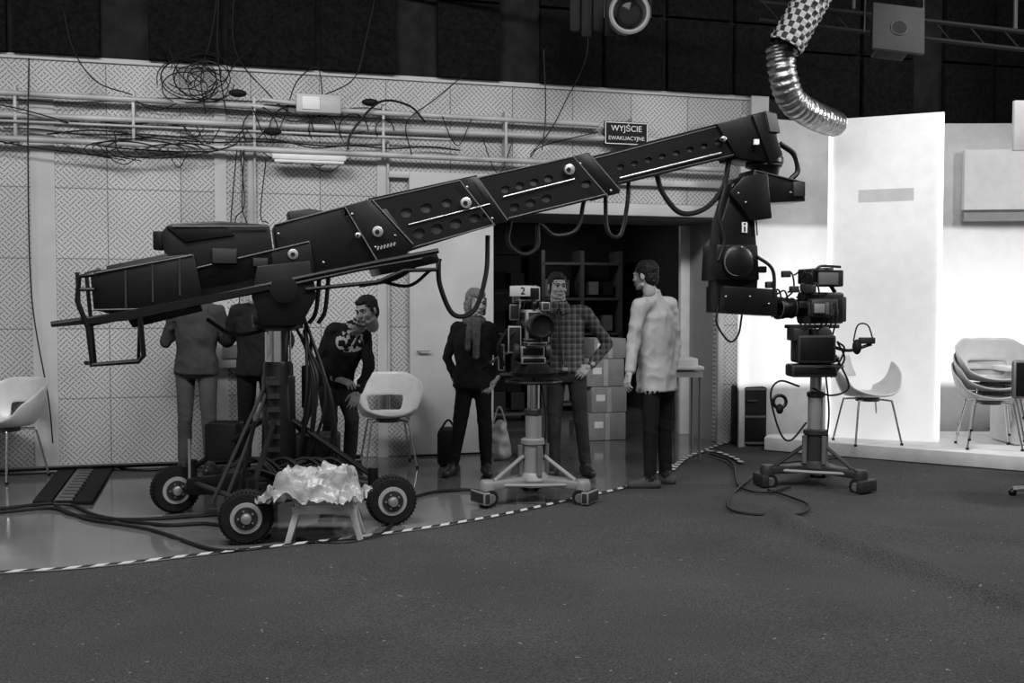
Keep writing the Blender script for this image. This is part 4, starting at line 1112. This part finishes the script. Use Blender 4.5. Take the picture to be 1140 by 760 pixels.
K, J = person('man_in_plaid_shirt', 8.4, dict(head=(621, 319), neck=(624, 340), pelvis=(630, 412), shA=(604, 349), shB=(651, 348), elA=(597, 384, .1), wrA=(612, 408, -.05), elB=(677, 383, .06), wrB=(656, 408, -.08),
    hdA=(.6, -.3, -.6), hnA=(0, .9, -.1), hdB=(-.75, -.35, -.55), hnB=(0, .9, -.2), hipA=(619, 420), hipB=(642, 420), knA=(617, 470, -.02), knB=(647, 470, -.02), anA=(617, 520), anB=(652, 520), ftA=(-.25, -1), ftB=(.3, -1),
    yaw=.25, pitch=.05, hair='top', top=M_plaid, bot=M_jean, hem=-.02, shoe=M_shoe))
k = K; k.tube([S(622, 345, 8.27), S(623, 370, 8.255), S(627, 405, 8.25)], .006, M_dark); k.box(S(629, 411, 8.26), (.05, .02, .035), M_alu, bev=.003)
for s_ in (-1, 1): K.prism([S(622, 341, 8.28), S(622+s_*12, 338, 8.34), S(622+s_*13, 347, 8.29), S(622+s_*4, 350, 8.265)], (0, .015, 0), M_plaid, .003)
K.done(ang=3)
K, J = person('man_in_light_jacket', 7.86, dict(head=(718, 307, -.02), neck=(726, 328, 0), pelvis=(731, 424), shA=(712, 341, -.13), shB=(745, 340, .13), elA=(705, 383, -.16), wrA=(701, 414, -.24), elB=(752, 383, .18), wrB=(747, 414, .12),
    hdA=(-.25, -.1, -1), hnA=(.9, .4, 0), hsA=-1, hdB=(-.1, -.1, -1), hnB=(-.9, -.3, 0), hipA=(724, 428, -.07), hipB=(740, 428, .07), knA=(724, 480, -.1), knB=(740, 482, .08), anA=(724, 530, -.12), anB=(741, 530, .06), ftA=(-1, .05), ftB=(-.9, .4),
    yaw=-2.15, pitch=.08, hair='short', top=M_shirtL, bot=M_trou, hem=-.13, loose=.012, rs=1.1, wide=1.0, shoe=M_shoeG))
K.done(ang=3)
K, J = person('woman_in_scarf', 8.4, dict(head=(530, 337), neck=(528, 356), pelvis=(527, 422), shA=(509, 365), shB=(546, 365, -.02), elA=(498, 398, .1), wrA=(508, 424, .14), elB=(557, 398, .05), wrB=(550, 424, -.05),
    hdA=(.5, .3, -.7), hnA=(.3, -.8, 0), hdB=(-.6, -.3, -.7), hnB=(-.2, .9, 0), hipA=(518, 430), hipB=(537, 430), knA=(511, 478), knB=(540, 478), anA=(504, 520), anB=(541, 520), ftA=(-.35, -1), ftB=(.2, -1),
    yaw=.55, pitch=.15, hair='bob', hairm=M_hairL, top=M_swD, bot=M_trou, hem=-.16, rs=.88, wide=.94, loose=.012))
bm3 = bmesh.new()
for i in range(10):
    a0, a1 = i*.63, (i+1)*.63; c = J('neck')+V((0, -.01, .0)); f = lambda a: c+V((.075*math.cos(a), .07*math.sin(a), .01*math.sin(3*a)-.005)); capsule(bm3, f(a0), f(a1), .03, .03)
capsule(bm3, c+V((-.03, -.09, -.02)), c+V((-.05, -.14, -.24)), .03, .025); capsule(bm3, c+V((.03, -.09, -.02)), c+V((.02, -.14, -.30)), .032, .028)
me = remesh(bm3, .009, 2)
for v in me.vertices: v.co += v.normal*.008*noise.noise(V((v.co.x*40, v.co.y*40, v.co.z*12)))
me.materials.clear(); K.mesh(me, [mat('scarf_knit', .09, .9, var=.4, vscale=30)]); K.done(ang=3)

def leaning():
    o = dict(head=(408, 346, -.18), neck=(398, 361, -.08), pelvis=(372, 422, .05), shA=(371, 366, -.08), shB=(405, 373, .06), elA=(357, 400, -.06), wrA=(376, 422, -.2), elB=(411, 408, .0), wrB=(398, 436, -.15),
        hdA=(.9, -.2, -.25), hnA=(0, .3, -.9), hdB=(-.25, -.3, -.9), hnB=(-.3, .9, 0), hipA=(364, 428, .05), hipB=(383, 430, .05), knA=(368, 468, -.22), knB=(392, 466, -.15), anA=(362, 525, .02), anB=(388, 525, .05), ftA=(-.2, -1), ftB=(.4, -1),
        yaw=-.5, pitch=.22, roll=-.12, hair='top', bot=M_jean, hem=-.08, rs=.97, shoe=M_shoe)
    o['top'] = logo_mat(0.04, 1.16)
    return o
K, J = person('leaning_young_man', 8.0, leaning()); K.done(ang=3)
def tech(x, Y, top, bot, yaw):
    f = F/Y; z = lambda zz: 340+(1.45-zz)*f
    return dict(head=(x, z(1.62)), neck=(x, z(1.47)), pelvis=(x, z(.93)), shA=(x-.18*f, z(1.40)), shB=(x+.18*f, z(1.40)), elA=(x-.26*f, z(1.14), .05), wrA=(x-.16*f, z(1.22), .25), elB=(x+.26*f, z(1.14), .05), wrB=(x+.15*f, z(1.22), .25),
        hdA=(.3, .8, .3), hnA=(.5, .2, -.6), hdB=(-.3, .8, .3), hnB=(-.5, .2, -.6), hipA=(x-.09*f, z(.88)), hipB=(x+.09*f, z(.88)), knA=(x-.1*f, z(.49), -.02), knB=(x+.1*f, z(.49), -.02), anA=(x-.11*f, z(.1)), anB=(x+.11*f, z(.1)), ftA=(-.2, 1), ftB=(.2, 1),
        yaw=yaw, pitch=.2, top=top, bot=bot, hem=-.12, loose=.01, shoe=M_shoe)
K, J = person('technician', 8.35, tech(219, 8.35, M_swG, M_jeang, 3.0)); K.done(ang=3)
K, J = person('technician', 8.2, tech(287, 8.2, M_swD, M_trou, 2.8)); K.done(ang=3)

# ------------------------------------------------------------------ lights, world, camera
def area(name, loc, rot, size, e, sy=None):
    l = bpy.data.lights.new(name, 'AREA'); l.energy = e; l.size = size
    if sy: l.shape = 'RECTANGLE'; l.size_y = sy
    o_ = bpy.data.objects.new(name, l); scene.collection.objects.link(o_); o_.location = loc; o_.rotation_euler = rot
area('studio_work_light', (-2.5, 4.0, 5.2), (math.radians(28), 0, 0), 3.0, 255, 1.0)
area('studio_work_light', (2.0, 4.5, 5.2), (math.radians(28), 0, 0), 3.0, 215, 1.0)
area('studio_work_light', (0.5, -1.0, 5.2), (math.radians(15), 0, 0), 3.5, 70, 2)
area('set_light', (4.5, 7.8, 5.0), (math.radians(25), math.radians(-8), 0), 1.5, 40)
# added unseen lamp on the set side, raking the carpet to show its folds
dv = V((1.5, 5.2, 0))-V((6.8, 8.0, 3.9)); q_ = dv.to_track_quat('-Z', 'Y').to_euler()
area('added_side_light', (6.8, 8.0, 3.9), tuple(q_), .8, 130, .6)
area('storage_light', tuple(WF @ V(((sdl+sdr)/2+.3, 2.6, 2.7))), (0, 0, 0), .6, 6)
w = bpy.data.worlds.new('studio_ambient'); scene.world = w; w.use_nodes = True
w.node_tree.nodes['Background'].inputs[0].default_value = g3(.8); w.node_tree.nodes['Background'].inputs[1].default_value = .32

cam = bpy.data.cameras.new('camera'); cam.sensor_width = 36; cam.lens = F/1140*36; cam.clip_start = .05
co = bpy.data.objects.new('camera', cam); scene.collection.objects.link(co); co.location = (0, 0, CAMZ); co.rotation_euler = (math.pi/2-PITCH, 0, 0)
scene.camera = co
print('objects', len(scene.objects))
